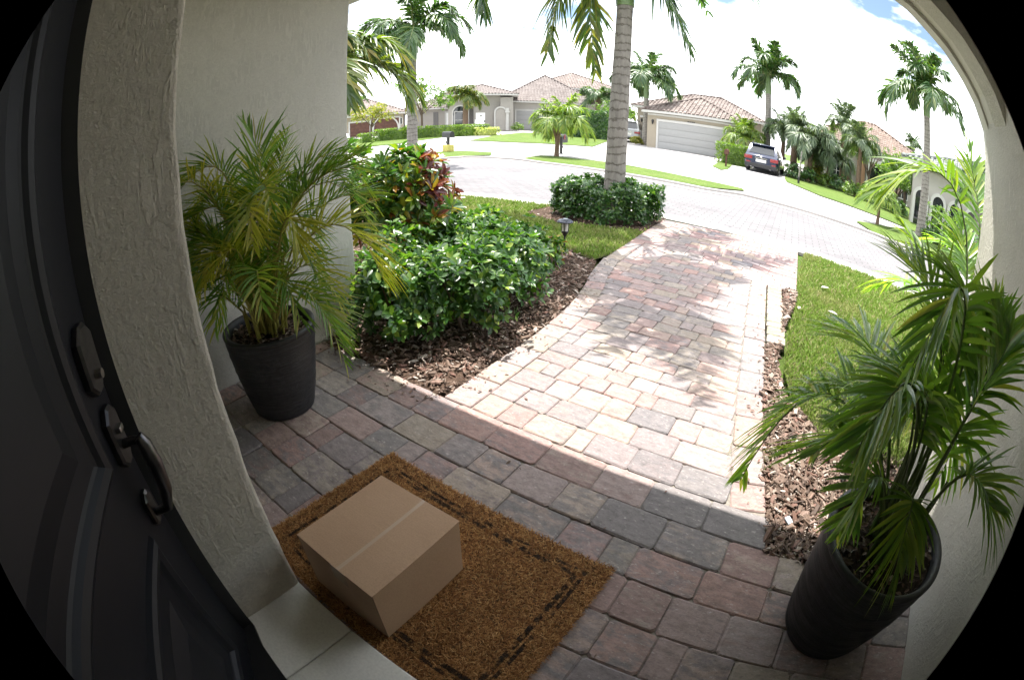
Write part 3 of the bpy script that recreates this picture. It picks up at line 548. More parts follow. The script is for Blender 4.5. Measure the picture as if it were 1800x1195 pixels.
# ================================================================== OWN HOUSE (the entrance the lens looks out of)
house = thing('stucco_house', 'white stucco entrance with dark front door, reveal, porch wall and arched header', 'house', (-.9, .26, 0))
hb = Vector((.9, -.26, 0))
def hpart(mb, name, mats, parent=None, smooth_off=False):
    o = mb.build(name, mats, parent or house)
    if parent is None: o.location = hb
    return o
def rough_block(x0, x1, y0, y1, z0, z1, step, amt, c=.02):
    """stucco block with soft uneven arrises"""
    bm = bmesh.new(); bmesh.ops.create_cube(bm, size=1)
    for v in bm.verts: v.co = Vector(((x0+x1)/2 + v.co.x*(x1-x0), (y0+y1)/2 + v.co.y*(y1-y0), (z0+z1)/2 + v.co.z*(z1-z0)))
    ve = [e for e in bm.edges if abs(e.verts[0].co.z - e.verts[1].co.z) > .5]
    bmesh.ops.bevel(bm, geom=ve, offset=c, segments=3, profile=.5, affect='EDGES')
    nz = int((z1-z0)/step); 
    for k in range(1, nz):
        g = bm.verts[:] + bm.edges[:] + bm.faces[:]; bmesh.ops.bisect_plane(bm, geom=g, plane_co=(0, 0, z0 + k*step), plane_no=(0, 0, 1))
    from mathutils import noise
    for v in bm.verts: 
        n = noise.noise_vector(v.co*9)*amt + noise.noise_vector(v.co*31)*amt*.5; v.co.x += n.x; v.co.y += n.y
    bm.verts.ensure_lookup_table(); mb = MB(); mb.add([v.co for v in bm.verts], [[v.index for v in f.verts] for f in bm.faces], 0, False); bm.free(); return mb
hpart(rough_block(-2.60, -.91, -.6, .262, -.02, 2.52, .05, .004), 'entrance_pier', m_stucco2)
hpart(rough_block(-2.75, -2.27, .264, 1.70, -.05, 2.52, .12, .0015, .014), 'porch_wall', m_stucco)
hpart(MB().box(-7, -2.76, -3, 1.70, -.05, 2.9), 'wing_wall', m_stucco)
hpart(rough_block(1.0, 1.5, -.2, 2.0, -.05, 2.3, .12, .0015, .014), 'porch_wall', m_stucco)
hpart(MB().box(1.51, 7, -3, 2.0, -.05, 2.9), 'wing_wall', m_stucco)
hpart(MB().box(.40, 1.0, -1.2, -.20, -.05, 2.52), 'front_wall', m_stucco)  # unseen doorbell wall, set back to let more skylight reach the sill
hpart(MB().box(-2.6, 1.0, -1.4, -1.21, -.05, 2.52), 'light_stop_wall', m_stucco)  # unseen wall added behind the door to stop light leaking in
arch = [(1.5, 1.2), (1.03, 1.2), (1.012, 1.50), (1.0, 1.63), (.945, 1.739), (.878, 1.823), (.788, 1.92), (.688, 1.995), (.60, 2.06), (.5, 2.105), (.36, 2.14), (.18, 2.165), (0, 2.17), (-7, 2.17)]
def header(off, y0, y1): return MB().prism([(x, z+off*(1 if z > 1.55 else 0)) for x, z in arch] + [(-7, 2.55), (1.5, 2.55)], y0, y1)
hpart(header(0, 1.945, 2.02), 'fascia', m_trim); hpart(header(.028, 1.86, 1.943), 'soffit_moulding', m_trim); hpart(header(.012, 1.72, 1.858), 'porch_header', m_stucco)
hpart(MB().box(-7, 7, -3, 1.99, 2.56, 2.70), 'roof', m_roofpink); hpart(MB().box(-2.7, 1.0, -1.2, 1.715, 2.525, 2.555), 'porch_ceiling', m_ceiling)
# sill tiles
for k, (a, b) in enumerate(((-.93, -.672), (-.668, -.40), (-.396, -.13), (-.126, .14), (.144, .45))): hpart(MB().box(a, b, -.62, .258, -.03, .032, 0, .006), 'sill_tile', m_sill)
# door in its splayed frame
def door_piece(mb, name, mats, parent=None):
    o = mb.build(name, mats, parent if parent else house); return o
leafm = MB().box(0, .92, -.045, 0, .045, 2.06, 0, .002)
door = leafm.build('front_door', m_door, house); door.rotation_euler = (0, 0, rad(-28.5)); door.location = Vector((-.87, -.003, 0)) + hb
def ridge(mb, s0, s1, z0, z1, w, h):
    """mitred picture-frame moulding: rises to a ridge and falls into a groove"""
    prof = [(0, 0), (.006, h*.7), (w*.28, h), (w*.55, h*.75), (w*.72, h*.2), (w, -.004)]
    rings = []
    for u, n in prof: rings += [(s0+u, n, z0+u), (s1-u, n, z0+u), (s1-u, n, z1-u), (s0+u, n, z1-u)]
    k = len(prof); mb.add(rings, [(i*4+j, i*4+(j+1) % 4, i*4+4+(j+1) % 4, i*4+4+j) for i in range(k-1) for j in range(4)], 0, False); return mb
def raised(mb, s0, s1, z0, z1, b, h):
    v = [(s0, .0005, z0), (s1, .0005, z0), (s1, .0005, z1), (s0, .0005, z1), (s0+b, h, z0+b), (s1-b, h, z0+b), (s1-b, h, z1-b), (s0+b, h, z1-b)]
    return mb.add(v, [(0, 1, 5, 4), (1, 2, 6, 5), (2, 3, 7, 6), (3, 0, 4, 7), (4, 5, 6, 7)])
for z0, z1 in ((.16, .605), (.765, 1.93)):
    ridge(MB(), .122, .80, z0, z1, .062, .017).build('panel_moulding', m_door, door); raised(MB(), .215, .707, z0+.093, z1-.093, .05, .014).build('raised_panel', m_door, door)
def plate_shape(cx, cz, w, h):
    c = w*.33; x0, x1, z0, z1 = cx-w/2, cx+w/2, cz-h/2, cz+h/2
    return [(x0+c, z0), (x1-c, z0), (x1, z0+c), (x1, z1-c), (x1-c, z1), (x0+c, z1), (x0, z1-c), (x0, z0+c)]
def bev_plate(cx, cz, w, h, t):
    mb = MB(); a = plate_shape(cx, cz, w, h); b = plate_shape(cx, cz, w-.012, h-.012); n = 8
    vs = [(x, .0005, z) for x, z in a] + [(x, t*.7, z) for x, z in a] + [(x, t, z) for x, z in b]
    return mb.add(vs, [(i, (i+1) % n, n+(i+1) % n, n+i) for i in range(n)] + [(n+i, n+(i+1) % n, 2*n+(i+1) % n, 2*n+i) for i in range(n)] + [tuple(range(2*n, 3*n))])
db = bev_plate(.052, .945, .072, .128, .02); o = db.build('deadbolt', m_bronze, door)
# key barrels are turned along the door normal
def barrel(cx, cz, n0, n1, r, mi=0):
    mb = MB(); k = 12; vs = [(cx + r*math.cos(2*math.pi*i/k), n, cz + r*math.sin(2*math.pi*i/k)) for n in (n0, n1) for i in range(k)]
    return mb.add(vs, [(i, (i+1) % k, k+(i+1) % k, k+i) for i in range(k)] + [tuple(range(k, 2*k))])
barrel(.055, .918, .019, .036, .0085).build('key_barrel', m_nickel, door)
bev_plate(.050, .790, .064, .125, .018).build('handle_plate', m_bronze, door); MB().box(.040, .062, .017, .030, .800, .812, 0, .002).build('thumb_latch', m_nickel, door)
bev_plate(.050, .615, .044, .085, .014).build('handle_foot', m_bronze, door)
g = MB().tube([(.05, .016, .772), (.05, .045, .776), (.05, .062, .772)], [.010, .009, .010], 8); g.tube([(.05, .058, .782), (.05, .066, .765), (.05, .071, .72), (.05, .066, .66), (.05, .050, .612), (.05, .012, .600)], [.012, .0165, .0175, .0165, .012, .009], 10); g.build('door_handle', m_bronze, door)
hpart(MB().prism([(-.905, .036), (-.874, .036), (-.80, .012), (-.3, -.06), (.4, -.17), (.4, -.6), (-.905, -.6)], .030, .048, 'z'), 'door_threshold', m_jamb)
jm = MB().box(-.985, -.876, -.06, .034, .033, 2.15); hpart(jm, 'door_frame', m_jamb)

# ================================================================== DOORMAT, PARCEL
MATX, MATY, MW, MH = -.693, .593, .95, .65
mat_t = thing('doormat', 'brown coir doormat with worn double black border line, under the parcel', 'doormat', (MATX, MATY, 0), rad(-1.5))
MB().box(-MW/2+.004, MW/2-.004, -MH/2+.004, MH/2-.004, .0, .012).build('backing', m_matbase, mat_t)
def fibres(k):
    x = RNG.uniform(-MW/2, MW/2, k); y = RNG.uniform(-MH/2, MH/2, k); e = RNG.uniform(size=k) < .12
    x = np.where(e & (RNG.uniform(size=k) < .5), np.sign(x)*(MW/2 - RNG.uniform(-.006, .006, k)), x); a = RNG.uniform(0, 6.283, k); L = RNG.uniform(.007, .017, k); w = RNG.uniform(.0008, .0016, k)
    z0 = RNG.uniform(.009, .0135, k); lift = RNG.uniform(.001, .008, k); bend = RNG.normal(0, .5, k); d = np.stack([np.cos(a), np.sin(a)], 1); q = np.stack([-d[:, 1], d[:, 0]], 1); pts = []
    for s, zz in ((0, 0), (.5, .75), (1, 1)):
        c = np.stack([x, y], 1) + d*(L*s)[:, None] + q*(L*bend*s*s*.5)[:, None]; z = z0 + lift*zz
        for sg in (-1, 1): pts.append(np.concatenate([c + q*(w*sg*(1-.4*s))[:, None], z[:, None]], 1))
    V = np.stack(pts, 1).reshape(-1, 3); i = np.arange(k)*6; F = np.concatenate([np.stack([i, i+1, i+3, i+2], 1), np.stack([i+2, i+3, i+5, i+4], 1)])
    return raw('fibre', V, F, m_coir, mat_t, None, False)
fibres(62000)['kind'] = 'stuff'

BX = thing('cardboard_box', 'plain brown cardboard box taped shut on the coir doormat', 'cardboard box', (-.737, .483, .0165), rad(.5))
bw, bd, bh = .150, .168, .226
def bx(mb, n, m=m_card, p=None): return mb.build(n, m, p or BX)
# folded board walls, slightly bowed, and two top flaps meeting under the tape
def panel(a, b, z0, z1, n, bow):
    mb = MB(); ax, ay = a; bx_, by = b; L = math.hypot(bx_-ax, by-ay); nx, ny = (by-ay)/L, -(bx_-ax)/L; vs = []; k = 8
    for j in range(4):
        for i in range(k+1):
            u = i/k; v = j/3; o = bow*math.sin(math.pi*u)*math.sin(math.pi*(.15+.7*v)); vs.append((ax + (bx_-ax)*u + nx*o, ay + (by-ay)*u + ny*o, z0 + (z1-z0)*v))
    mb.add(vs, [(j*(k+1)+i, j*(k+1)+i+1, (j+1)*(k+1)+i+1, (j+1)*(k+1)+i) for j in range(3) for i in range(k)], 0, True); return mb
for a, b, bow in (((-bw, -bd), (bw, -bd), .0015), ((bw, -bd), (bw, bd), .002), ((bw, bd), (-bw, bd), .001), ((-bw, bd), (-bw, -bd), .0015)): bx(panel(a, b, 0, bh, 8, bow), 'side_panel')
MB().box(-bw+.001, bw-.001, -bd+.001, bd-.001, -.002, .001).build('base_panel', m_card, BX)
sm = .025
def flap(x0, x1, tilt):
    mb = MB(); k = 5; t = .0038; vs = []
    for zz in (0, t):
        for i in range(k+1):
            x = x0 + (x1-x0)*i/k; s = abs(i/k - (0 if tilt > 0 else 1)); vs += [(x, -bd-.0012, bh + zz + .0022*math.sin(3.14*s*.8)), (x, bd+.0012, bh + zz + .0022*math.sin(3.14*s*.8))]
    n = 2*(k+1); mb.add(vs, [(n+2*i, n+2*i+2, n+2*i+3, n+2*i+1) for i in range(k)], 0, True); mb.add(vs, [(2*i, 2*i+1, 2*i+3, 2*i+2) for i in range(k)] + [(2*i, 2*i+2, n+2*i+2, n+2*i) for i in range(k)] + [(2*i+1, n+2*i+1, n+2*i+3, 2*i+3) for i in range(k)] + [(0, n, n+1, 1), (2*k, 2*k+1, n+2*k+1, n+2*k)], 0); return mb
bx(flap(-bw-.0012, sm-.0011, 1), 'top_flap'); bx(flap(sm+.0011, bw+.0012, -1), 'top_flap')
bx(MB().box(sm-.0009, sm+.0009, -bd+.002, bd-.002, bh-.001, bh+.0036), 'flap_seam', m_seam)
tp = MB(); zt = bh+.0052; tw = .029
tp.add([(sm-tw, -bd-.002, zt), (sm+tw, -bd-.002, zt), (sm+tw, bd+.002, zt), (sm-tw, bd+.002, zt), (sm-tw, -bd-.0030, bh-.055), (sm+tw, -bd-.0030, bh-.052), (sm-tw, bd+.0032, bh-.05), (sm+tw, bd+.0032, bh-.055)], [(0, 1, 2, 3), (4, 5, 1, 0), (3, 2, 7, 6)])
def tape_mat():
    t = NT('clear_tape'); v = t.coord('Object', (30, 3, 1)); n = t.noise(v, 3, 4); t.base(t.ramp(n, [(.3, (.55, .39, .28)), (.7, (.60, .45, .34))])).set(.2, spec=.6).bump(n, .1, .001); return t.m
bx(tp, 'packing_tape', tape_mat())
for sx_ in (-1, 1):
    bx(MB().box(sx_*(bw+.0003)-.0012, sx_*(bw+.0003)+.0012, -bd-.0006, -bd+.0010, .002, bh-.001), 'corner_crease', m_seam)

# ================================================================== POTS AND POTTED PALMS
def make_pot(name, label, x, y, R, rb, h, seed, group):
    t = thing(name, label, 'potted plant', (x, y, 0), 0, group); rng = np.random.default_rng(seed); ph = rng.uniform(0, 6.28, 60); am = rng.uniform(.3, 1, 60); sl = rng.uniform(-.4, .4, 60); n = 96
    prof = []
    for i in range(66):
        u = i/65; prof.append((rb + (R-rb)*(u**.92) + .006*math.sin(math.pi*u), .012 + (h-.03)*u))
    prof = [(0, 0), (rb*.9, 0), (rb*.985, .004)] + prof + [(R+.003, h-.016), (R+.004, h-.006), (R, h), (R-.012, h+.001), (R-.021, h-.004), (R-.024, h-.02), (R-.03, h-.09)]
    def fn(r, z, a):
        if z < .012 or z > h-.022: return r
        k = int(z/h*58) % 60; w = z/h*34 + .55*math.sin(a+ph[1]) + .3*math.sin(2*a + ph[2] + z*9)
        return r + .0021*am[int(w) % 60]*math.sin(2*math.pi*w + sl[int(w) % 60]) + .0008*math.sin(5*w + 3*a)
    MB().lathe(prof, n, 0, (0, 0, 0), fn).build('pot', m_pot, t)
    s = MB(); ri = R-.028; vs = [(0, 0, h-.035)]; 
    for q in (.35, .7, 1):
        for j in range(20): a = 2*math.pi*j/20; vs.append((ri*q*math.cos(a), ri*q*math.sin(a), h - .04 + random.uniform(-.008, .010)))
    s.add(vs, [(0, 1+j, 1+(j+1) % 20) for j in range(20)] + [(1+b*20+j, 1+(b+1)*20+j, 1+(b+1)*20+(j+1) % 20, 1+b*20+(j+1) % 20) for b in (0, 1) for j in range(20)], 0, True); s.build('soil', m_potsoil, t)
    k = 420; a = RNG.uniform(0, 6.28, k); q = ri*np.sqrt(RNG.uniform(0, .95, k)); P = np.stack([q*np.cos(a), q*np.sin(a), h - .034 + RNG.uniform(-.004, .012, k)], 1); D = RNG.normal(size=(k, 3))*[1, 1, .3]
    V, F = cloud(P, D, np.tile([0, 0, 1.], (k, 1)) + RNG.normal(size=(k, 3))*.4, RNG.uniform(.012, .035, k), LEAF, .9); o = raw('bark_mulch', V, F, m_chip, t, None, False); o['kind'] = 'stuff'
    return t
LP = make_pot('potted_palm', 'bushy areca palm with yellowing fronds in charcoal ribbed pot against the left porch wall', -1.854, .842, .221, .156, .42, 3, 'potted palms on the porch')
RP = make_pot('potted_palm', 'dark glossy palm spilling over the tall charcoal pot beside the right porch wall', .582, .983, .232, .178, .40, 5, 'potted palms on the porch')
def loc(p, t): return (p[0]-t.location.x, p[1]-t.location.y, p[2])
def frond(t, pts, L, W, n, mats, **kw):
    c = through(*[loc(p, t) for p in pts]); return link(bpy.data.objects.new('frond', frond_mesh('frond', c, L, W, n, mats, **kw)), t)
G = [m_areca_st, m_areca]; Yw = [m_areca_st, m_arecay]
LF = [([(-1.80, .83, .40), (-1.75, .80, .88), (-1.72, .84, 1.10), (-1.78, .80, 1.30)], G, .32), ([(-1.84, .80, .40), (-1.79, .74, 1.03), (-1.81, .62, 1.16), (-1.88, .47, 1.05)], G, .26),
 ([(-1.82, .84, .40), (-1.74, .95, .85), (-1.66, 1.06, 1.02), (-1.56, 1.24, 1.12)], G, .30), ([(-1.80, .84, .40), (-1.60, .96, .80), (-1.48, 1.09, .83), (-1.42, 1.20, .60)], Yw, .30),
 ([(-1.82, .86, .40), (-1.76, 1.01, .78), (-1.70, 1.18, .92), (-1.62, 1.36, .90)], G, .28), ([(-1.85, .81, .40), (-1.80, .70, .79), (-1.82, .57, .84), (-1.87, .46, .68)], G, .26),
 ([(-1.80, .80, .40), (-1.66, .69, .79), (-1.62, .61, .84), (-1.65, .48, .74)], Yw, .20), ([(-1.78, .86, .40), (-1.62, .90, .57), (-1.55, .94, .56), (-1.50, 1.01, .37)], G, .26),
 ([(-1.78, .84, .40), (-1.62, .84, .80), (-1.55, .86, .92), (-1.50, .86, .80)], Yw, .20), ([(-1.84, .82, .40), (-1.85, .73, .89), (-1.88, .66, .99), (-1.97, .50, .95)], G, .26),
 ([(-1.83, .84, .40), (-1.81, .91, .85), (-1.83, .97, 1.03), (-1.85, 1.04, 1.23)], G, .27)]
for i, (p, m, L) in enumerate(LF): frond(LP, p, L*.94, .0088, 40 if L > .22 else 32, m, t0=.30 if L > .22 else .36, droop=.22, vee=.52, r=.0040, rng=np.random.default_rng(40+i), ragged=.06)
for i in range(33):
    rng = np.random.default_rng(100+i); a = rng.uniform(0, 6.28); q = rng.uniform(.18, .60); dx, dy = math.cos(a), math.sin(a); top = rng.uniform(.62, 1.14); q = max(q, .62*(1.0-top) + .22); dr = rng.uniform(0, .26)
    if dx < -.3: dx *= .55
    p = [(-1.854+dx*.05, .842+dy*.05, .40), (-1.854+dx*.12*q/.5, .842+dy*.12*q/.5, top*.78), (-1.854+dx*q*.6, .842+dy*q*.6, top), (-1.854+dx*q, .842+dy*q, top-dr)]
    frond(LP, p, rng.uniform(.16, .25), .0085, 34, G if rng.uniform() < .72 else Yw, t0=.32, droop=.20, vee=.5, r=.004, rng=rng, ragged=.1)
for i in range(40):   # bare canes
    a = RNG.uniform(0, 6.28); q = RNG.uniform(.01, .10); h = RNG.uniform(.58, .85); b = a + RNG.normal(0, .4); MB().tube([(q*math.cos(a), q*math.sin(a), .37), (q*1.15*math.cos(a), q*1.15*math.sin(a), .5), (q*1.15*math.cos(a)+.07*math.cos(b), q*1.15*math.sin(a)+.07*math.sin(b), h)], [.0065, .0055, .003], 6).build('cane', m_areca_st, LP)
GL = [m_glossy_st, m_glossy]; GB = [m_glossy_st, m_palmbright]
RF = [([(.56, 1.00, .38), (.29, 1.12, .66), (.13, 1.17, .58), (.06, 1.20, .27)], GL, .19, .020),
 ([(.58, 1.00, .38), (.54, 1.13, .82), (.47, 1.21, .98), (.38, 1.33, 1.04)], GL, .28, .022), ([(.60, .98, .38), (.59, .96, .72), (.62, .95, .90), (.66, .96, 1.0)], GL, .30, .024),
 ([(.55, 1.02, .38), (.42, 1.18, .68), (.33, 1.31, .77), (.20, 1.39, .75)], GL, .26, .02), ([(.55, 1.00, .38), (.41, 1.13, .61), (.30, 1.22, .67), (.19, 1.29, .56)], GL, .24, .02),
 ([(.56, .97, .38), (.41, .93, .82), (.31, .87, .83), (.28, .85, .70)], GL, .17, .021), ([(.55, .95, .38), (.41, .89, .62), (.35, .87, .62), (.35, .86, .47)], GL, .15, .019),
 ([(.57, .95, .38), (.50, .86, .62), (.49, .79, .60), (.57, .76, .44)], GB, .17, .020), ([(.60, .94, .38), (.62, .89, .68), (.67, .82, .73), (.74, .77, .71)], GL, .24, .022),
 ([(.60, .97, .38), (.61, .98, .78), (.65, 1.02, .93), (.64, 1.09, 1.06)], GL, .27, .022),
 ([(.59, 1.00, .38), (.57, 1.06, .70), (.56, 1.18, .84), (.54, 1.24, .99)], GL, .25, .022), ([(.55, .98, .38), (.39, .98, .63), (.28, 1.01, .64), (.23, 1.08, .52)], GL, .24, .022)]
for i, (p, m, L, W) in enumerate(RF): frond(RP, p, L*.93, W*.60, 34, m, t0=.38, droop=.18 if p[3][2] > .9 else .26, r=.005, rng=np.random.default_rng(60+i), vee=.38, a0=1.1, a1=.45)
for i in range(7):
    rng = np.random.default_rng(300+i); a = rng.uniform(.6, 4.6); q = rng.uniform(.16, .34); dx, dy = math.cos(a), math.sin(a); top = rng.uniform(.66, 1.08)
    p = [(.582+dx*.05, .983+dy*.05, .38), (.582+dx*.1, .983+dy*.1, top*.8), (.582+dx*q*.6, .983+dy*q*.6, top), (.582+dx*q, .983+dy*q, top-rng.uniform(.05, .25))]
    frond(RP, p, rng.uniform(.16, .24), .0145, 28, GL, t0=.4, droop=.26, r=.0045, rng=rng)
for i in range(10):
    a = RNG.uniform(0, 6.28); q = RNG.uniform(.02, .09); MB().tube([(q*math.cos(a), q*math.sin(a), .35), (q*1.3*math.cos(a), q*1.3*math.sin(a), .62)], [.009, .005], 7).build('cane', m_glossy_st, RP)
# a slim palm planted in the sun just outside the right porch wall
yard = thing('areca_palm', 'sunlit bright green palm in the bed just past the right porch wall corner', 'palm', (1.17, 2.24, 0))
YF = [([(1.16, 2.23, 0), (.97, 2.08, 1.08), (.73, 2.09, 1.35), (.40, 2.07, 1.16)], GB, .36, .026), ([(1.17, 2.25, 0), (1.10, 2.17, 1.0), (1.10, 2.26, 1.28), (1.06, 2.38, 1.58)], GL, .36, .026), ([(1.16, 2.24, 0), (.94, 2.14, .80), (.82, 2.17, .95), (.62, 2.27, 1.06)], GB, .32, .024),
 ([(1.18, 2.24, 0), (1.06, 2.14, .78), (1.04, 2.20, 1.0), (1.0, 2.32, 1.2)], GL, .32, .024), ([(1.18, 2.26, 0), (1.25, 2.45, .8), (1.2, 2.65, 1.0), (1.05, 2.9, 1.0)], GL, .34, .024), ([(1.18, 2.26, 0), (1.4, 2.4, .9), (1.55, 2.6, 1.1), (1.7, 2.9, 1.0)], GL, .34, .024), ([(1.18, 2.26, 0), (1.0, 2.5, .6), (.85, 2.7, .72), (.7, 2.9, .6)], GL, .3, .022)]
for i, (p, m, L, W) in enumerate(YF): frond(yard, p, L, W, 24, m, t0=.46, droop=.30, r=.0055, rng=np.random.default_rng(560+i), vee=.25)
for i in range(4): MB().tube([(.03*i-.05, .02*(i % 2), -.02), (.03*i-.07, .02*(i % 2)-.02, .5)], [.014, .008], 7).build('cane', m_glossy_st, yard)

# ================================================================== PATH LIGHT, SMALL THINGS
lamp = thing('path_light', 'small black solar path light with domed cap at lawn edge by the shrubs', 'path light', (-1.99, 3.86, 0))
MB().tube([(0, 0, -.03), (0, 0, .17)], [.0085, .0085], 8).build('post', m_black, lamp); MB().lathe([(.010, .165), (.014, .175), (.030, .20), (.034, .212), (.034, .217), (0, .217)], 16).build('lamp_base', m_black, lamp)
MB().lathe([(.026, .217), (.029, .235), (.031, .28), (.029, .298)], 16).build('lens', m_ceramic, lamp)
for k in range(4): a = k*math.pi/2+.4; MB().tube([(.033*math.cos(a), .033*math.sin(a), .215), (.036*math.cos(a), .036*math.sin(a), .30)], .0028, 5).build('lens_bar', m_black, lamp)
MB().lathe([(0, .296), (.070, .298), (.078, .303), (.074, .312), (.055, .324), (.034, .330), (.032, .331), (0, .332)], 24).build('cap', plain('lamp_cap', (.05, .055, .075), .25, .4), lamp)
MB().box(-.022, .022, -.022, .022, .331, .334).build('solar_cell', m_glass, lamp)
def litter(name, label, cat, x, y, s, m, rz, z=.012, group=None):
    k = 4; mb = MB(); L = [(-1, 0), (-.45, .42), (.3, .36), (1, .02), (.35, -.4), (-.4, -.38)]; mb.add([(u*s, v*s, z + .3*s*abs(v)) for u, v in L] + [(u*s, v*s, z - .004 + .3*s*abs(v)) for u, v in L], [(0, 1, 2, 3, 4, 5), (11, 10, 9, 8, 7, 6)] + [(i, 6+i, 6+(i+1) % 6, (i+1) % 6) for i in range(6)])
    o = mb.build(name, m); o.location = (x, y, 0); o.rotation_euler = (0, 0, rz); return tag(o, label, cat, group)
m_dry = plain('dry_leaf', (.50, .46, .42), .6, var=.2, scale=30)
litter('fallen_leaf', 'pale dry leaf lying on right lawn, farthest from the porch', 'leaf', .52, 4.64, .055, m_dry, .6, .05, 'fallen leaves on the right lawn')
litter('fallen_leaf', 'pale dry leaf lying on right lawn, in the middle of it', 'leaf', .56, 3.90, .05, m_dry, -.4, .05, 'fallen leaves on the right lawn')
litter('fallen_leaf', 'small pale leaf at the lawn edge beside mossy edging stones', 'leaf', .235, 3.79, .032, m_dry, 1.4, .045, 'fallen leaves on the right lawn')
o = MB().box(-.014, .014, -.017, .017, 0, .006, 0, .001).build('plant_tag', plain('tag_blue_white', (.50, .58, .66), .4, var=.3, scale=60)); o.location = (.325, 1.385, .012); o.rotation_euler = (.2, .1, .8); tag(o, 'small pale blue plastic tag on the bark mulch by right pot', 'tag')

# ================================================================== SHRUBS IN THE LEFT BED, CROTON, PALM HEDGE
def shrub(name, label, x, y, rx, ry, h, k, size, mat, group=None, seed=0, stems=5, width=1., spread=.8, lowcut=.14, per=7, tmpl=LEAF, cat='shrub', inner=.42):
    rng = np.random.default_rng(seed); t = thing(name, label, cat, (x, y, tz(x, y)), 0, group); C, d = shell(k, (0, 0, h*.54), (rx, ry, h*.5), rng, -.75, inner, .30); C[:, 2] = np.maximum(C[:, 2], lowcut*h + rng.uniform(0, .1*h, k))
    ax = nrm(d*[1, 1, .6] + np.array([0, 0, .75]) + rng.normal(0, .25, (k, 3))); foliage('foliage', t, mat, *whorls(C, ax, size, per, spread, rng), tmpl=tmpl, width=width)
    ks = max(6, k//14); a = rng.uniform(0, 6.28, ks); q = np.sqrt(rng.uniform(0, .8, ks)); T = np.stack([rx*q*np.cos(a), ry*q*np.sin(a), h*(1.04 - .34*q**2) + rng.uniform(0, .16, ks)*h], 1)
    foliage('young_shoot', t, mat, *whorls(T, nrm(np.stack([np.cos(a)*q*.5, np.sin(a)*q*.5, np.ones(ks)], 1)), size*1.05, per, .95, rng), tmpl=tmpl, width=width)
    for i in range(stems):
        a = rng.uniform(0, 6.28); r = rng.uniform(.2, .6); b = a + rng.normal(0, .5)
        MB().tube([(.04*math.cos(b), .04*math.sin(b), -.03), (rx*r*.5*math.cos(a), ry*r*.5*math.sin(a), h*.4), (rx*r*math.cos(a), ry*r*math.sin(a), h*.8)], [.010, .008, .004], 6).build('stem', m_twig, t)
    return t
BED = [(-1.93, 1.72, .33, .30, .44, 230, 'green glossy shrub at the porch end of the bed, nearest the porch wall'), (-1.70, 2.06, .30, .30, .45, 230, 'green glossy shrub at the walkway corner of the bed, nearest the paving'),
 (-1.72, 2.48, .26, .30, .45, 220, 'green glossy shrub along the walkway, second from the porch'), (-1.83, 2.86, .24, .26, .43, 190, 'green glossy shrub along the walkway, just short of the path light'),
 (-2.28, 2.12, .30, .32, .46, 180, 'green glossy shrub in front of the croton stems'), (-2.28, 2.72, .32, .32, .43, 190, 'darker green shrub in the middle of the bed beside the croton'),
 (-2.42, 3.15, .33, .28, .40, 180, 'low dark green shrub at lawn side of the bed, behind the path light shrubs'), (-2.85, 3.15, .36, .34, .44, 160, 'low dark green shrub at lawn side of the bed, behind the croton')]
for i, (x, y, rx, ry, h, k, lb) in enumerate(BED): shrub('green_shrub', lb, x, y, rx, ry, h, int(k*1.3), .053, m_shrub, 'glossy shrubs in the left bed', 20+i, 6)
# croton: long leaves, green below, yellow and maroon on top
def croton():
    rng = np.random.default_rng(77); t = thing('croton_shrub', 'tall croton shrub with green, yellow and maroon leaves behind the porch wall end', 'shrub', (-2.72, 2.55, 0))
    k = 330; C, d = shell(k, (0, 0, .60), (.42, .40, .38), rng, -.7, .45, .22); ax = nrm(d*[1, 1, .5] + [0, 0, .8] + rng.normal(0, .2, (k, 3))); P, D, N, S = whorls(C, ax, .105, 8, .95, rng); red = ((P[:, 0]*.82 + P[:, 1]*.57) > .16) & (P[:, 2] > .62) & (rng.uniform(size=len(P)) < .75)
    foliage('foliage', t, [m_croton, m_crotonred], P, D, N, S, LONG, 1.1, red.astype(int))
    C = np.array([(.10, -.10, .36), (.07, -.14, .33)]); foliage('new_leaf', t, m_pinkleaf, *whorls(C, np.array([(.5, -.6, .6), (.3, -.7, .5)]), .085, 4, .8, rng), tmpl=LONG, width=1.2)
    for i in range(6):
        a = i*1.05; MB().tube([(.03*math.cos(a), .03*math.sin(a), -.03), (.1*math.cos(a), .1*math.sin(a), .4), (.24*math.cos(a), .24*math.sin(a), .8)], [.014, .011, .006], 7).build('stem', m_twig, t)
croton()
shrub('croton_shrub', 'yellow-green shrub behind the left potted palm, touching the croton', -3.35, 2.35, .42, .42, .88, 190, .10, m_croton, None, 91, 6, 1.0, .9, tmpl=LONG)
shrub('low_shrub', 'small bronze-tinged sprig at base of the path light', -1.92, 3.52, .12, .12, .20, 30, .05, m_croton, None, 92, 3)
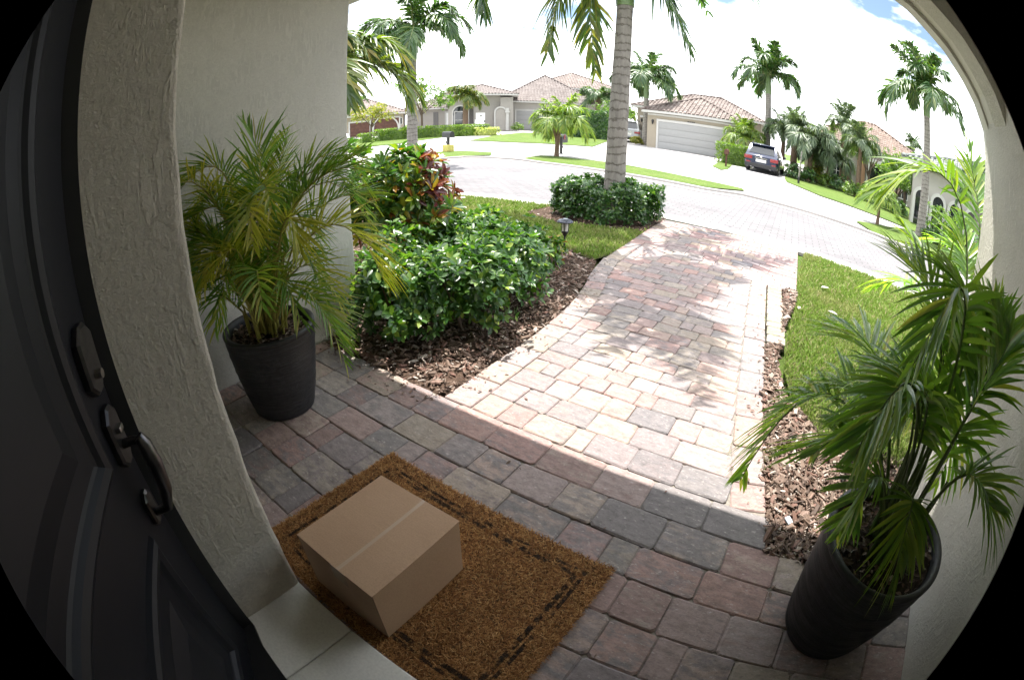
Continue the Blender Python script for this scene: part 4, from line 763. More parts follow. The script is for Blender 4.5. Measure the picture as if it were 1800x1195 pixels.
def hedge_ring():
    rng = np.random.default_rng(31); t = thing('clipped_hedge', 'round clipped green hedge ringing the base of the big palm trunk', 'hedge', (-2.42, 5.88, 0)); k = 1500
    a = rng.uniform(0, 6.283, k); top = rng.uniform(size=k) < .45; q = np.where(top, np.sqrt(rng.uniform(.12, 1, k)), 1 - .16*rng.uniform(0, 1, k)**2); lump = 1 + .06*np.sin(5*a+1) + .05*np.sin(9*a)
    z = np.where(top, .40 + .05*np.sin(6*a) + rng.uniform(-.05, .05, k), rng.uniform(.05, .42, k)); C = np.stack([q*.68*lump*np.cos(a), q*.64*lump*np.sin(a), z], 1)
    ax = nrm(np.stack([np.cos(a)*np.where(top, .3, .8), np.sin(a)*np.where(top, .3, .8), np.where(top, 1, .6)], 1) + rng.normal(0, .25, (k, 3))); foliage('foliage', t, m_hedge, *whorls(C, ax, .062, 6, .8, rng))
    for i in range(14): b = i*.45; MB().tube([(.5*math.cos(b), .45*math.sin(b), -.03), (.56*math.cos(b+.1), .5*math.sin(b+.1), .36)], [.012, .006], 5).build('stem', m_twig, t)
hedge_ring()

# ================================================================== PALMS
def trunk_mb(h, r0, r1, lean=(0, 0), bulge=.06, rings=.11, n=20, flare=1.35):
    mb = MB(); k = int(h/rings*3); prof = []
    path = []; R = []
    for i in range(k+1):
        u = i/k; u_ = u + .35*rings/h*math.sin(u*h*5.1+1) + .22*rings/h*math.sin(u*h*12.7); r = r0 + (r1-r0)*u; r *= 1 + bulge*math.sin(math.pi*min(1, u*1.3)) + (flare-1)*math.exp(-u*h*3.2); ph = (u_*h/rings) % 1; r *= 1 - .020*math.exp(-((ph-.5)/.12)**2) + .006*math.sin(40*u)
        path.append((lean[0]*u*u*h, lean[1]*u*u*h, u*h-.06*(i == 0))); R.append(r)
    return mb.tube(path, R, n), path[-1]
def leaf_dir(el, L, sag):
    """a frond curve of length about L leaving at elevation el and sagging"""
    c, s = math.cos(el), math.sin(el); p = [(0, 0, 0), (L*.33*c, 0, L*.33*s), (L*.66*(c*.92+.05), 0, L*.66*s - sag*L*.16), (L*(c*.84+.08)*(1-.12*sag), 0, L*.98*s - sag*L*.62)]
    return through(*p)
PROTO = {}
def protos(style):
    if style in PROTO: return PROTO[style]
    rng = np.random.default_rng(len(PROTO)+900); mats = {'royal': [m_rachis, m_palmleaf], 'warm': [m_rachis, m_palmwarm], 'silver': [m_rachis, m_palmsilver], 'bright': [m_rachis, m_palmbright]}[style]
    out = []
    for el, sag in ((1.15, .35), (.75, .65), (.35, .8), (.0, .75)):
        n, W = (54, .036) if style in ('royal', 'warm') else (42, .030)
        out.append(frond_mesh('frond', leaf_dir(el, 1.0, sag), .33 if style != 'bright' else .36, W, n, mats, t0=.12, droop=.55, seg=3, r=.010, rng=rng, vee=.25, ragged=.15, jit=.2))
    PROTO[style] = out; return out
def palm(name, label, x, y, h, r0, r1, L, n, style, group=None, shaft=0, lean=(0, 0), seed=0, trunk=m_trunk, fr=(0, 1, 1, 2, 2, 3), z=None, rings=.13):
    rng = random.Random(seed); t = thing(name, label, 'palm tree', (x, y, tz(x, y) if z is None else z), 0, group); mb, top = trunk_mb(h, r0, r1, lean, rings=rings, n=14); mb.build('trunk', trunk, t)
    if shaft:
        o = MB().tube([(0, 0, -.02), (0, 0, shaft*.25), (0, 0, shaft*.75), (0, 0, shaft)], [r1*1.12, r1*1.18, r1*.8, r1*.35], 14).build('crownshaft', m_shaft, t); o.location = top
    P = protos(style); zt = top[2] + shaft*.92; n = int(n*1.3)
    for i in range(n):
        k = rng.choice(fr); o = link(bpy.data.objects.new('frond', P[k]), t); a = 2.399*i + rng.uniform(-.3, .3); s = L*rng.uniform(.92, 1.22)
        o.location = (top[0], top[1], zt + rng.uniform(-.03, .03)*L); o.rotation_euler = (rng.uniform(-.25, .25), rng.uniform(-.18, .18), a); o.scale = (s, s*rng.choice((-1, 1)), s)
    return t
# the big palm over the walkway: its own fronds, several hanging into view
def big_palm():
    t = thing('royal_palm', 'big palm with ringed grey trunk rising from the round hedge', 'palm tree', (-2.36, 5.97, 0), 0, 'tall grey-trunked palms'); h = 3.02
    mb, top = trunk_mb(h, .138, .108, (.035, .012), .05, .12, 28, 1.22); mb.build('trunk', m_trunk, t); x, y, z = top
    o = MB().tube([(0, 0, -.03), (0, 0, .2), (0, 0, .65), (0, 0, .95)], [.125, .135, .10, .05], 20).build('crownshaft', m_shaft, t); o.location = top
    c = Vector((x, y, z+.85)); W = [m_rachis, m_palmwarm]; D = [m_rachis, m_palmleaf]
    def f(mid, tip, m, L=.55, n=54, sd=0, tw=0., dr=.6, W=.052): 
        p0 = c; p3 = Vector(tip) - t.location; pm = Vector(mid) - t.location; p1 = p0.lerp(pm, .62) + Vector((0, 0, .18)); 
        link(bpy.data.objects.new('frond', frond_mesh('frond', through(p0, p1, pm, p3), L, W, n, m, t0=.16, droop=dr, seg=3, r=.012, rng=np.random.default_rng(700+sd), vee=.1, ragged=.2, jit=.2, a1=.6, twist=tw)), t)
    f((-3.02, 5.68, 3.25), (-3.22, 5.62, 2.22), W, .56, 64, 1, .5); f((-2.66, 5.80, 3.1), (-2.66, 5.93, 2.0), W, .50, 60, 2, .3); f((-1.75, 6.20, 3.35), (-1.42, 6.34, 2.38), D, .62, 64, 3, -.4)
    f((-3.9, 5.3, 3.5), (-4.0, 5.25, 2.80), D, .62, 60, 4)
    # fronds that reach out over the walk above the picture and throw their shadows on it
    for i, (tip, zm) in enumerate((((-.95, 5.25, 3.35), 4.35), ((-.80, 2.95, 3.05), 4.5), ((-1.45, 3.15, 3.1), 4.5), ((-1.25, 4.45, 3.3), 4.4), ((-2.5, 3.5, 3.2), 4.5), ((-3.2, 4.2, 3.3), 4.4))):
        p = c + t.location; q = Vector((p.x + (tip[0]-p.x)*.62, p.y + (tip[1]-p.y)*.62, zm)); f(tuple(q), tip, D, .52, 74, 10+i, 0., .10, .055)
    for i, (a, L, zt, zm) in enumerate(((.4, 2.0, 3.5, 4.3), (1.2, 2.3, 3.6, 4.5), (2.2, 2.3, 3.5, 4.4), (3.0, 2.2, 3.7, 4.5))):
        f((t.location.x + .62*L*math.cos(a), t.location.y + .62*L*math.sin(a), zm), (t.location.x + L*math.cos(a), t.location.y + L*math.sin(a), zt), D, .52, 56, 30+i, 0., .4)
big_palm()
G1 = 'tall grey-trunked palms'
palm('royal_palm', 'tall grey-trunked palm on the far island rising behind the croton', -10.15, 9.95, 3.25, .155, .125, 1.75, 15, 'royal', G1, 1.15, seed=1, fr=(0, 1, 2, 2, 3, 3))
palm('royal_palm', 'palm mostly hidden by the porch wall, its fronds showing beside the wall end', -7.55, 5.05, 1.75, .13, .10, 1.75, 15, 'warm', G1, .8, seed=2, fr=(1, 2, 2, 3, 3))
palm('royal_palm', 'tall palm left of the white double garage, trunk in front of the wall', -10.45, 31.9, 3.4, .23, .17, 2.6, 17, 'royal', G1, 1.7, seed=3, fr=(0, 1, 1, 2, 2, 3))
palm('royal_palm', 'tall palm directly behind the blue car', -1.75, 29.9, 4.7, .24, .18, 2.6, 16, 'royal', G1, 1.3, seed=4, fr=(0, 1, 2, 2, 3))
palm('royal_palm', 'tall palm on the far right island before the slate-roofed house', 4.62, 14.35, 3.7, .15, .12, 1.75, 18, 'royal', G1, .85, seed=5, fr=(0, 0, 1, 1, 2, 2, 3))
fan = palm('bushy_palm', 'short bushy bright palm with forked trunk on the island behind the mailbox', -8.22, 15.1, 1.35, .07, .07, 1.15, 24, 'bright', None, 0, (.10, .05), 6, m_trunkbrown, (0, 1, 1, 2, 2, 3), rings=.05)
mb = MB().tube([(0, 0, .55), (-.08, -.02, .9), (-.16, -.05, 1.3)], [.06, .055, .05], 10); mb.build('trunk', m_trunkbrown, fan)
for i in range(12):
    o = link(bpy.data.objects.new('frond', protos('bright')[i % 4]), fan); o.location = (-.16, -.05, 1.3); o.rotation_euler = (0, .1, i*2.1); o.scale = (.95,)*3
G2 = 'bushy palms in the far gardens'
palm('bushy_palm', 'brown-trunked bushy palm nearest right of the blue car', .05, 26.7, 2.6, .20, .16, 1.5, 26, 'silver', G2, 0, (-.02, 0), 7, m_trunkbrown, (0, 0, 1, 1, 2), rings=.08)
palm('bushy_palm', 'silvery drooping palm second to the right of the blue car', 1.0, 26.2, 2.2, .14, .12, 1.9, 28, 'silver', G2, 0, (.03, 0), 8, m_trunkbrown, (1, 1, 2, 2, 3), rings=.08)
palm('bushy_palm', 'leaning bushy palm between the silvery palm and the peach house', 1.5, 28.5, 1.9, .13, .11, 1.6, 22, 'silver', G2, 0, (.06, 0), 18, m_trunkbrown, (1, 2, 2, 3), rings=.08)
palm('bushy_palm', 'silvery palm behind the leaning palm, next to the tall palm trunk', -.7, 29.5, 2.4, .15, .12, 1.7, 22, 'silver', G2, 0, (.02, 0), 28, m_trunkbrown, (0, 1, 1, 2), rings=.08)
palm('bushy_palm', 'low silvery palm drooping to the ground, left of the peach house window', 2.15, 26.8, 1.5, .12, .10, 1.7, 26, 'silver', G2, 0, (.05, 0), 29, m_trunkbrown, (1, 1, 2, 2, 3), rings=.08)
palm('queen_palm', 'pale-based palm in front of the peach house door', 3.35, 29.6, 3.6, .20, .17, 1.7, 22, 'silver', G2, .3, (0, 0), 9, m_trunkbrown, (0, 1, 1, 2, 2, 3))
palm('queen_palm', 'palm with brown and white trunk right of the peach house corner', 3.75, 24.6, 2.6, .13, .11, 1.35, 20, 'silver', G2, .2, (0, 0), 10, m_trunkbrown, (0, 1, 1, 2, 2, 3))
palm('queen_palm', 'red-trunked palm before the arched window of the far cream house', -26.6, 32.5, 3.3, .24, .22, 2.0, 18, 'warm', G2, 0, (0, 0), 11, m_trunkbrown, (1, 1, 2, 2, 3, 3))
palm('queen_palm', 'palm behind the big trunk, before the far cream house roof', -19.4, 43.9, 3.8, .26, .24, 2.3, 18, 'royal', G2, 0, (0, 0), 12, m_trunkbrown, (1, 1, 2, 2, 3))
palm('queen_palm', 'yellowish small palm above the tall hedge beside the big trunk', -16.6, 43.0, 2.2, .2, .18, 1.5, 16, 'warm', G2, 0, (0, 0), 13, m_trunkbrown, (1, 2, 2, 3))
palm('queen_palm', 'distant palm crown above the peach house roof', 10.9, 38.5, 4.6, .2, .17, 1.4, 16, 'royal', G2, 0, (0, 0), 14)
palm('bushy_palm', 'yellow-green areca clump between garage house and blue car', -3.1, 29.2, 1.5, .12, .1, 1.6, 26, 'bright', G2, 0, (0, 0), 15, m_trunkbrown, (0, 0, 1, 1, 2))
palm('bushy_palm', 'palm tops at the right edge behind the porch wall', 6.0, 12.4, 2.0, .1, .09, 1.1, 14, 'royal', G2, 0, (0, 0), 16)
palm('bushy_palm', 'young palm on the island with thin dark stem, behind the near bright frond', 2.8, 13.4, .75, .045, .04, .75, 16, 'bright', G2, 0, (0, 0), 17, m_trunkbrown, (1, 1, 2, 2, 3))

# ================================================================== BROADLEAF TREES, HEDGES AND SHRUBS ACROSS THE STREET
def tree(label, x, y, h, r, mat, seed, group='small garden trees', limbs=9, k=420, size=.17, zc=.66):
    rng = np.random.default_rng(seed); t = thing('garden_tree', label, 'tree', (x, y, tz(x, y)), 0, group); hb_ = h*.42
    MB().tube([(0, 0, -.1), (.03, 0, hb_*.5), (-.02, .03, hb_)], [.10, .085, .07], 10).build('trunk', m_twig, t); tips = []
    for i in range(limbs):
        a = 2.4*i + rng.uniform(-.3, .3); q = r*rng.uniform(.5, .95); e = Vector((q*math.cos(a), q*math.sin(a), h*rng.uniform(.55, .98))); m = Vector((0, 0, hb_)).lerp(e, .5) + Vector((0, 0, h*.05))
        MB().tube([(-.02, .03, hb_*rng.uniform(.75, 1)), tuple(m), tuple(e)], [.04, .028, .012], 6).build('limb', m_twig, t); tips += [e, m.lerp(e, .55)]
    T = np.array([tuple(p) for p in tips]); c = T[rng.integers(0, len(T), k)] + rng.normal(0, r*.17, (k, 3))*[1, 1, .75]; ax = nrm(rng.normal(size=(k, 3)) + [0, 0, .6]); foliage('crown', t, mat, *whorls(c, ax, size, 5, .7, rng)); return t
tree('open-crowned tree behind the tall grey palm, before the white garage', -25.2, 25.7, 4.6, 2.1, m_treeleaf, 41, k=430, size=.19)
tree('yellow-green small tree before the brown garage doors', -29.3, 24.2, 2.7, 1.7, m_treeleafy, 42, k=330, size=.17)
tree('dark distant tree behind the pink-roofed house', -44, 34, 5.2, 2.8, m_treeleaf, 43, k=300, size=.3)
tree('green tree between the big trunk and the garage house', -15.6, 40, 3.4, 1.8, m_treeleaf, 44, k=300, size=.22)
tree('bare-twigged tree before the peach house front', 5.1, 29.0, 3.4, 1.6, m_treeleaf, 45, k=110, size=.15)
tree('dense green tree between peach house and slate-roofed house', 6.6, 24.5, 3.0, 1.7, m_treeleaf, 46, k=420, size=.17)
tree('low green tree left of the slate-roofed house', 5.4, 21.8, 1.9, 1.1, m_treeleaf, 47, k=300, size=.14)
def hedge(label, path, w, h, mat, seed, size=.09, dens=260, group=None, name='clipped_hedge', cat='hedge'):
    rng = np.random.default_rng(seed); x0, y0 = path[0]; t = thing(name, label, cat, (x0, y0, 0), 0, group); Cs = []; As = []; core = MB()
    for (ax_, ay), (bx_, by) in zip(path, path[1:]):
        L = math.hypot(bx_-ax_, by-ay); u = np.array([(bx_-ax_)/L, (by-ay)/L, 0]); q = np.array([-u[1], u[0], 0]); k = int(dens*L*(w+2*h)); s = rng.uniform(-w*.4, L+w*.4, k); face = rng.uniform(0, w+2*h, k); o = np.where(face < w, face-w/2, np.where(face < w+h, w/2, -w/2)); zz = np.where(face < w, h, (face-w) % h)
        zz = np.clip(zz + rng.normal(0, .02, k), .03, h*1.05); o = o + rng.normal(0, .02, k); base = np.array([ax_-x0, ay-y0, 0]); P = base + s[:, None]*u + o[:, None]*q; zg = np.array([tz(a+x0, b+y0) for a, b in P[:, :2]]); P[:, 2] = zz + zg
        A = np.where((face < w)[:, None], np.array([0, 0, 1.]), np.sign(o)[:, None]*q) + rng.normal(0, .35, (k, 3)); Cs.append(P); As.append(A)
        c0 = base; z0 = tz(ax_, ay); z1 = tz(bx_, by); i = .82
        vs = [tuple(c0 + u*a*1.0 + q*b + np.array([0, 0, zq])) for a, zg_ in ((0, z0), (L, z1)) for b, zq in ((-w/2*i, zg_), (w/2*i, zg_), (w/2*i, zg_ + h*.9), (-w/2*i, zg_ + h*.9))]
        core.add(vs, [(0, 1, 2, 3), (7, 6, 5, 4), (0, 4, 5, 1), (1, 5, 6, 2), (2, 6, 7, 3), (3, 7, 4, 0)])
    core.build('inner_growth', mat, t); foliage('foliage', t, mat, *whorls(np.concatenate(Cs), nrm(np.concatenate(As)), size, 4, .8, rng)); return t
G3 = 'clipped hedges across the street'
hedge('clipped hedge running along the left lawn to the white gate', [(-25.6, 21.8), (-24.6, 23.6), (-23.6, 25.0), (-22.4, 26.6), (-21.6, 28.4)], .8, .78, m_clip, 51, .12, 70, G3)
hedge('small square clipped bush at the near end of the left hedge', [(-25.9, 20.6), (-25.6, 21.1)], .7, .62, m_clip, 52, .11, 90, G3)
hedge('rounded variegated bushes at the foot of the red-trunked palm', [(-21.5, 27.6), (-20.6, 28.6)], .7, .55, m_yellowleaf, 53, .12, 90, G3)
hedge('tall dark hedge just left of the big trunk', [(-17.6, 33.4), (-13.9, 33.2)], 1.2, 2.1, m_hedge, 54, .16, 60, G3)
hedge('bright clipped hedge beside the double garage', [(-3.95, 25.6), (-2.7, 25.9)], .9, 1.05, m_clip, 55, .09, 170, G3)
G4 = 'low shrubs in the far gardens'
FS = [(.1, 25.2, .55, .7, m_hedge, 'dark shrub at foot of the palm next to the blue car'), (.9, 24.9, .5, .65, m_hedge, 'second dark shrub right of the blue car'), (1.5, 27.8, .8, .8, m_treeleafy, 'yellowish shrub under the leaning palm'), (2.0, 25.6, .6, .55, m_clip, 'green shrub left end of the peach house bed'),
 (2.7, 25.2, .65, .7, m_hedge, 'dark round shrub before the peach house window'), (3.4, 24.0, .6, .6, m_clip, 'light green shrub at the foot of the brown and white palm'), (4.1, 23.2, .65, .65, m_hedge, 'dark shrub right of the brown and white palm'), (4.6, 21.8, .6, .55, m_croton, 'reddish shrub at the bed end, above the near frond'),
 (5.2, 20.6, .6, .6, m_hedge, 'dark shrub left corner of slate-roofed house'), (6.3, 17.2, .9, .95, m_treeleaf, 'loose green shrub before the slate-roofed house arches'), (7.3, 16.2, .9, .95, m_treeleaf, 'loose green shrub right of the island palm'), (8.6, 15.4, .9, .9, m_hedge, 'dark shrub beside the right porch wall edge'), (5.0, 14.0, .35, .28, m_hedge, 'low dark plant at foot of the island palm'),
 (-10.9, 31.3, .4, .45, m_treeleafy, 'small yellow shrub at foot of palm left of double garage'), (-24.3, 37.2, .6, .7, m_clip, 'green shrub beside the white gate'), (-23.0, 38.6, .55, .6, m_hedge, 'dark shrub between the gate arch and far garage'), (-18.6, 37.3, .7, .7, m_hedge, 'dark shrub right of the far garage door'), (-16.9, 35.5, .6, .7, m_hedge, 'dark shrub at left end of the tall hedge'), (-20.2, 14.8, .7, .6, m_hedge, 'dark shrub at left edge behind the potted palm')]
for i, (x, y, r, h, m, lb) in enumerate(FS): shrub('garden_shrub', lb, x, y, r, r, h, 130, .13, m, G4, 400+i, 3, per=5)

# ================================================================== HOUSES ACROSS THE STREET
def hip_roof(parent, x0, x1, y0, y1, ze, slope, mat, ov=.45, rib=.30, row=.40, name='roof'):
    x0 -= ov; x1 += ov; y0 -= ov; y1 += ov; w, d = x1-x0, y1-y0; hh = min(w, d)/2*slope; m = min(w, d)/2
    if w >= d: ra, rb = (x0+m, (y0+y1)/2, ze+hh), (x1-m, (y0+y1)/2, ze+hh)
    else: ra, rb = ((x0+x1)/2, y0+m, ze+hh), ((x0+x1)/2, y1-m, ze+hh)
    A, B, C_, D_ = (x0, y0, ze), (x1, y0, ze), (x1, y1, ze), (x0, y1, ze)
    faces = [(A, B, rb, ra), (B, C_, rb), (C_, D_, ra, rb), (D_, A, ra)] if w >= d else [(A, B, ra), (B, C_, rb, ra), (C_, D_, rb), (D_, A, ra, rb)]
    mb = MB()
    for f in faces: mb.add(f, [tuple(range(len(f)))])
    mb.add([A, B, C_, D_], [(3, 2, 1, 0)]); fz = .16
    o = mb.build(name, mat, parent)
    MB().prism([(x0+.02, y0+.02), (x1-.02, y0+.02), (x1-.02, y1-.02), (x0+.02, y1-.02)], ze-fz, ze-.004, 'z').build('fascia', m_whitetrim, o)
    tl = MB(); cp = MB()
    for f in faces:
        P = [Vector(p) for p in f]; e = (P[1]-P[0]).normalized(); n = e.cross(P[2]-P[0]).normalized(); 
        if n.z < 0: n = -n
        up = n.cross(e); 
        if up.z < 0: up = -up
        poly = [((p-P[0]).dot(e), (p-P[0]).dot(up)) for p in P]; L = poly[1][0]; H = max(q[1] for q in poly)
        us = np.arange(rib/2, L, rib); vs_ = np.arange(row*.4, H, row); uu, vv = np.meshgrid(us, vs_); uu, vv = uu.ravel(), vv.ravel(); ok = in_poly(uu, vv, poly)
        for a, b in zip(uu[ok], vv[ok]):
            base = P[0] + e*float(a) + up*float(b-row*.42); top = base + up*row*.95; r = rib*.34; lift = n*.045; q = []
            for pt, l in ((base, 1.0), (top, .45)):
                for du, dn in ((-r, .0), (-r*.6, .05), (r*.6, .05), (r, .0)): q.append(pt + e*du + n*(dn + .03*l))
            tl.add(q, [(0, 1, 5, 4), (1, 2, 6, 5), (2, 3, 7, 6), (0, 3, 2, 1)])
    for p, q in ((A, ra), (B, rb if w >= d else ra), (C_, rb), (D_, ra if w >= d else rb), (ra, rb)): cp.tube([Vector(p) + Vector((0, 0, .03)), Vector(q) + Vector((0, 0, .06))], .085, 6)
    t = tl.build('roof_tile', mat, o); t['kind'] = 'stuff'; cp.build('ridge_cap', mat, o); return o
def walls(parent, x0, x1, y0, y1, z0, z1, mat, name='wall'): return MB().box(x0, x1, y0, y1, z0, z1).build(name, mat, parent)
def garage_door(parent, x0, x1, y, z0, z1, mat=m_gdoor, rows=4, cols=8):
    t = MB().box(x0, x1, y-.02, y+.04, z0, z1).build('garage_door', mat, parent); h = (z1-z0)/rows; w = (x1-x0)/cols; me = None
    for r in range(rows):
        MB().box(x0+.01, x1-.01, y-.045, y-.018, z0+r*h+.012, z0+(r+1)*h-.012, 0, .006).build('door_panel', mat, t)
    fr = MB().box(x0-.14, x0-.004, y-.06, y+.03, z0, z1+.16); fr.box(x1+.004, x1+.14, y-.06, y+.03, z0, z1+.16); fr.box(x0-.003, x1+.003, y-.06, y+.03, z1+.004, z1+.16); fr.build('door_frame', m_whitetrim, t); return t
def window(parent, x0, x1, y, z0, z1, nx=2, nz=2, shutters=False):
    t = MB().box(x0, x1, y-.01, y+.02, z0, z1).build('window', m_glass, parent); fr = MB(); w = .07
    fr.box(x0-w, x0, y-.06, y+.02, z0-w, z1+w); fr.box(x1, x1+w, y-.06, y+.02, z0-w, z1+w); fr.box(x0+.001, x1-.001, y-.058, y+.018, z1, z1+w-.002); fr.box(x0+.001, x1-.001, y-.058, y+.018, z0-w+.002, z0)
    for i in range(1, nx): u = x0 + (x1-x0)*i/nx; fr.box(u-.02, u+.02, y-.035, y-.012, z0, z1)
    for i in range(1, nz): u = z0 + (z1-z0)*i/nz; fr.box(x0, x1, y-.040, y-.011, u-.02, u+.02)
    fr.build('window_frame', m_whitetrim, t); return t
def arch_open(parent, cx, w, y, z0, zs, mat, depth=.35, name='arch_panel'):
    """a flush arched panel in place of a recess, with trim surround"""
    k = 10; pts = [(cx-w/2, z0), (cx+w/2, z0)] + [(cx + w/2*math.cos(math.pi*i/k), zs + w/2*math.sin(math.pi*i/k)) for i in range(k+1)]
    t = MB().prism(pts, y-.012, y+.02).build(name, mat, parent); rim = MB(); q = [(cx + (w/2)*math.cos(math.pi*i/k), zs + (w/2)*math.sin(math.pi*i/k)) for i in range(k+1)]; q2 = [(cx + (w/2+.14)*math.cos(math.pi*i/k), zs + (w/2+.14)*math.sin(math.pi*i/k)) for i in range(k+1)]
    for i in range(k):
        a, b, c, d = q[i], q[i+1], q2[i+1], q2[i]; rim.prism([a, b, c, d], y-.07, y+.01)
    rim.box(cx-w/2-.14, cx-w/2, y-.07, y+.01, z0, zs); rim.box(cx+w/2, cx+w/2+.14, y-.07, y+.01, z0, zs); rim.build('arch_surround', m_whitetrim, t); return t
def sconce(parent, x, y, z, s=1.):
    mb = MB().lathe([(0, -.16*s), (.04*s, -.15*s), (.07*s, .02*s), (.09*s, .06*s), (.02*s, .14*s), (0, .15*s)], 8, 0, (x, y-.12, z)); mb.box(x-.03*s, x+.03*s, y-.10, y, z-.06*s, z+.04*s); return mb.build('wall_lantern', m_black, parent)
# 1. cream house with the white double garage
gy = 30.1
H1 = thing('garage_house', 'cream house with white double garage and pink tile roofs, right of the big trunk', 'house', (-6.8, gy, .13))
def hl(f, *a, **k): return f(H1, *a, **k)
ox = 6.8
walls(H1, -9.75+ox, -3.75+ox, 0, 6, -.5, 2.44, m_cream); walls(H1, -12.4+ox, -2.6+ox, 5.6, 13, -.5, 2.95, m_cream)
garage_door(H1, -8.95+ox, -4.55+ox, -.03, .0, 1.80); MB().box(-9.72+ox, -3.78+ox, -.05, -.004, 2.18, 2.30).build('trim_band', m_whitetrim, H1)
hip_roof(H1, -9.75+ox, -3.75+ox, 0, 6.2, 2.50, .42, m_roofpink, .35, .28, .36); hip_roof(H1, -12.4+ox, -2.6+ox, 5.6, 13, 3.05, .40, m_roofpink, .4, .28, .38)
sconce(H1, -9.35+ox, 0, 1.75, 1.1); sconce(H1, -4.1+ox, 0, 1.35, 1.3)
for k in range(4): MB().box(-7.02+ox+.13*k, -6.93+ox+.13*k, -.065, -.045, 1.90, 2.03).build('house_number', m_black, H1)
MB().tube([(-4.0+ox+.22, -.07, 0), (-4.0+ox+.22, -.07, 2.3)], .04, 8).build('downpipe', m_whitetrim, H1)
MB().box(-11.6+ox, -10.7+ox, 5.50, 5.58, 0, 2.0).build('side_door', m_gdoor, H1); MB().box(-12.0+ox, -10.3+ox, 5.1, 5.58, 2.12, 2.25).build('door_hood', m_whitetrim, H1); sconce(H1, -12.0+ox, 5.6, 1.9); window(H1, -10.15+ox, -9.75+ox, 5.56, 1.0, 1.8, 1, 2)
# 2. the large cream house across the circle
cy, sy = math.cos(rad(35)), math.sin(rad(35))
def at35(u, v): return (u*cy - v*sy, u*sy + v*cy)
X, Y = at35(0, 46); H2 = thing('arched_house', 'large greige house with arched entry, stacked buff tile roofs and garage behind the fan palm', 'house', (X, Y, .40), rad(35))
walls(H2, -5.1, -.2, 0, 9, -.5, 3.5, m_grey); walls(H2, -.2, 9.5, 3.0, 13, -.5, 3.0, m_white); walls(H2, 3.2, 13.5, 8, 17, -.5, 5.0, m_white); walls(H2, -.19, 1.0, -.4, 3, -.5, 3.3, m_grey)
hip_roof(H2, -5.1, 1.0, -.4, 9, 3.62, .32, m_roofgrey, .5, .3, .42); hip_roof(H2, -.2, 9.5, 2.9, 13, 3.08, .62, m_roofgrey, .5, .3, .42); hip_roof(H2, 3.2, 13.5, 8, 18, 5.1, .42, m_roofpink, .5, .32, .46); 
w_ = arch_open(H2, -3.95, 1.35, -.005, .1, 1.75, m_glass, name='arched_window'); window(H2, -4.45, -3.45, -.03, .25, 1.85, 1, 2); MB().box(-3.1, -2.72, -.05, -.004, .2, 2.4).build('shutter', m_bronze, H2)
arch_open(H2, -.35+.2, .95, -.41, .0, 1.75, m_grey, name='entry_arch'); MB().box(.35, .6, -.62, -.402, 0, 2.2).build('column', m_whitetrim, H2); MB().box(.25, .7, -.7, -.39, 1.75, 1.9).build('capital', m_whitetrim, H2)
garage_door(H2, 1.4, 4.6, 2.97, .02, 2.05); garage_door(H2, 5.6, 8.6, 2.97, .02, 2.05); sconce(H2, .95, 2.98, 1.75, 1.2); window(H2, 6.2, 7.2, 7.98, 3.4, 4.5); window(H2, 9.0, 10.0, 7.98, 3.3, 4.4)
gt = thing('garden_gate', 'white garden gate panel beside the arched entry of the far cream house', 'gate', (*at35(-2.0, 44.8), .37), rad(35)); MB().box(-.42, .42, -.03, .03, 0, 1.75).build('gate_panel', m_whitegate, gt); MB().box(-.52, -.43, -.05, .05, 0, 1.1).build('post', m_whitegate, gt); MB().box(.33, .43, -.07, -.031, .85, 1.0).build('latch', m_black, gt); MB().box(-.02, .12, -.06, -.031, 1.4, 1.5).build('gate_sign', m_black, gt)
# 3. white garage wing at the left of it
X, Y = at35(0, 49); H3 = thing('garage_wing', 'low pale house with white garage door behind the tall grey palm on the left', 'house', (X, Y, .41), rad(38))
walls(H3, -9.5, -1.9, 0, 8, -.5, 2.35, m_grey); garage_door(H3, -5.6, -2.5, -.03, .2, 1.85, m_whitegate); hip_roof(H3, -9.5, -1.9, 0, 8, 2.42, .36, m_roofgrey, .4, .3, .42); MB().box(-6.9, -6.4, -.05, -.004, .1, 1.95).build('side_door', m_bronze, H3); MB().box(-2.25, -2.0, -.15, -.004, 1.6, 1.95).build('wall_lantern', m_black, H3)
# 4. pink-roofed house with brown garage doors at far left
a45 = rad(45); X, Y = -46*math.sin(a45), 46*math.cos(a45); H4 = thing('pink_roof_house', 'house with pink tile roof and brown wooden garage doors at the far left', 'house', (X, Y, .41), a45)
walls(H4, -9, -1.3, 0, 8, -.5, 2.0, m_cream); hip_roof(H4, -9, -1.3, 0, 8, 2.08, .40, m_roofpink, .5, .3, .42)
garage_door(H4, -6.4, -4.5, -.03, .02, 1.35, m_brown, 4, 4); garage_door(H4, -4.2, -1.7, -.03, .02, 1.55, m_brown, 4, 4); arch_open(H4, -2.95, 2.3, -.035, .02, .55, m_brown, name='arched_door'); window(H4, -1.62, -1.42, -.02, .9, 1.5, 1, 1)
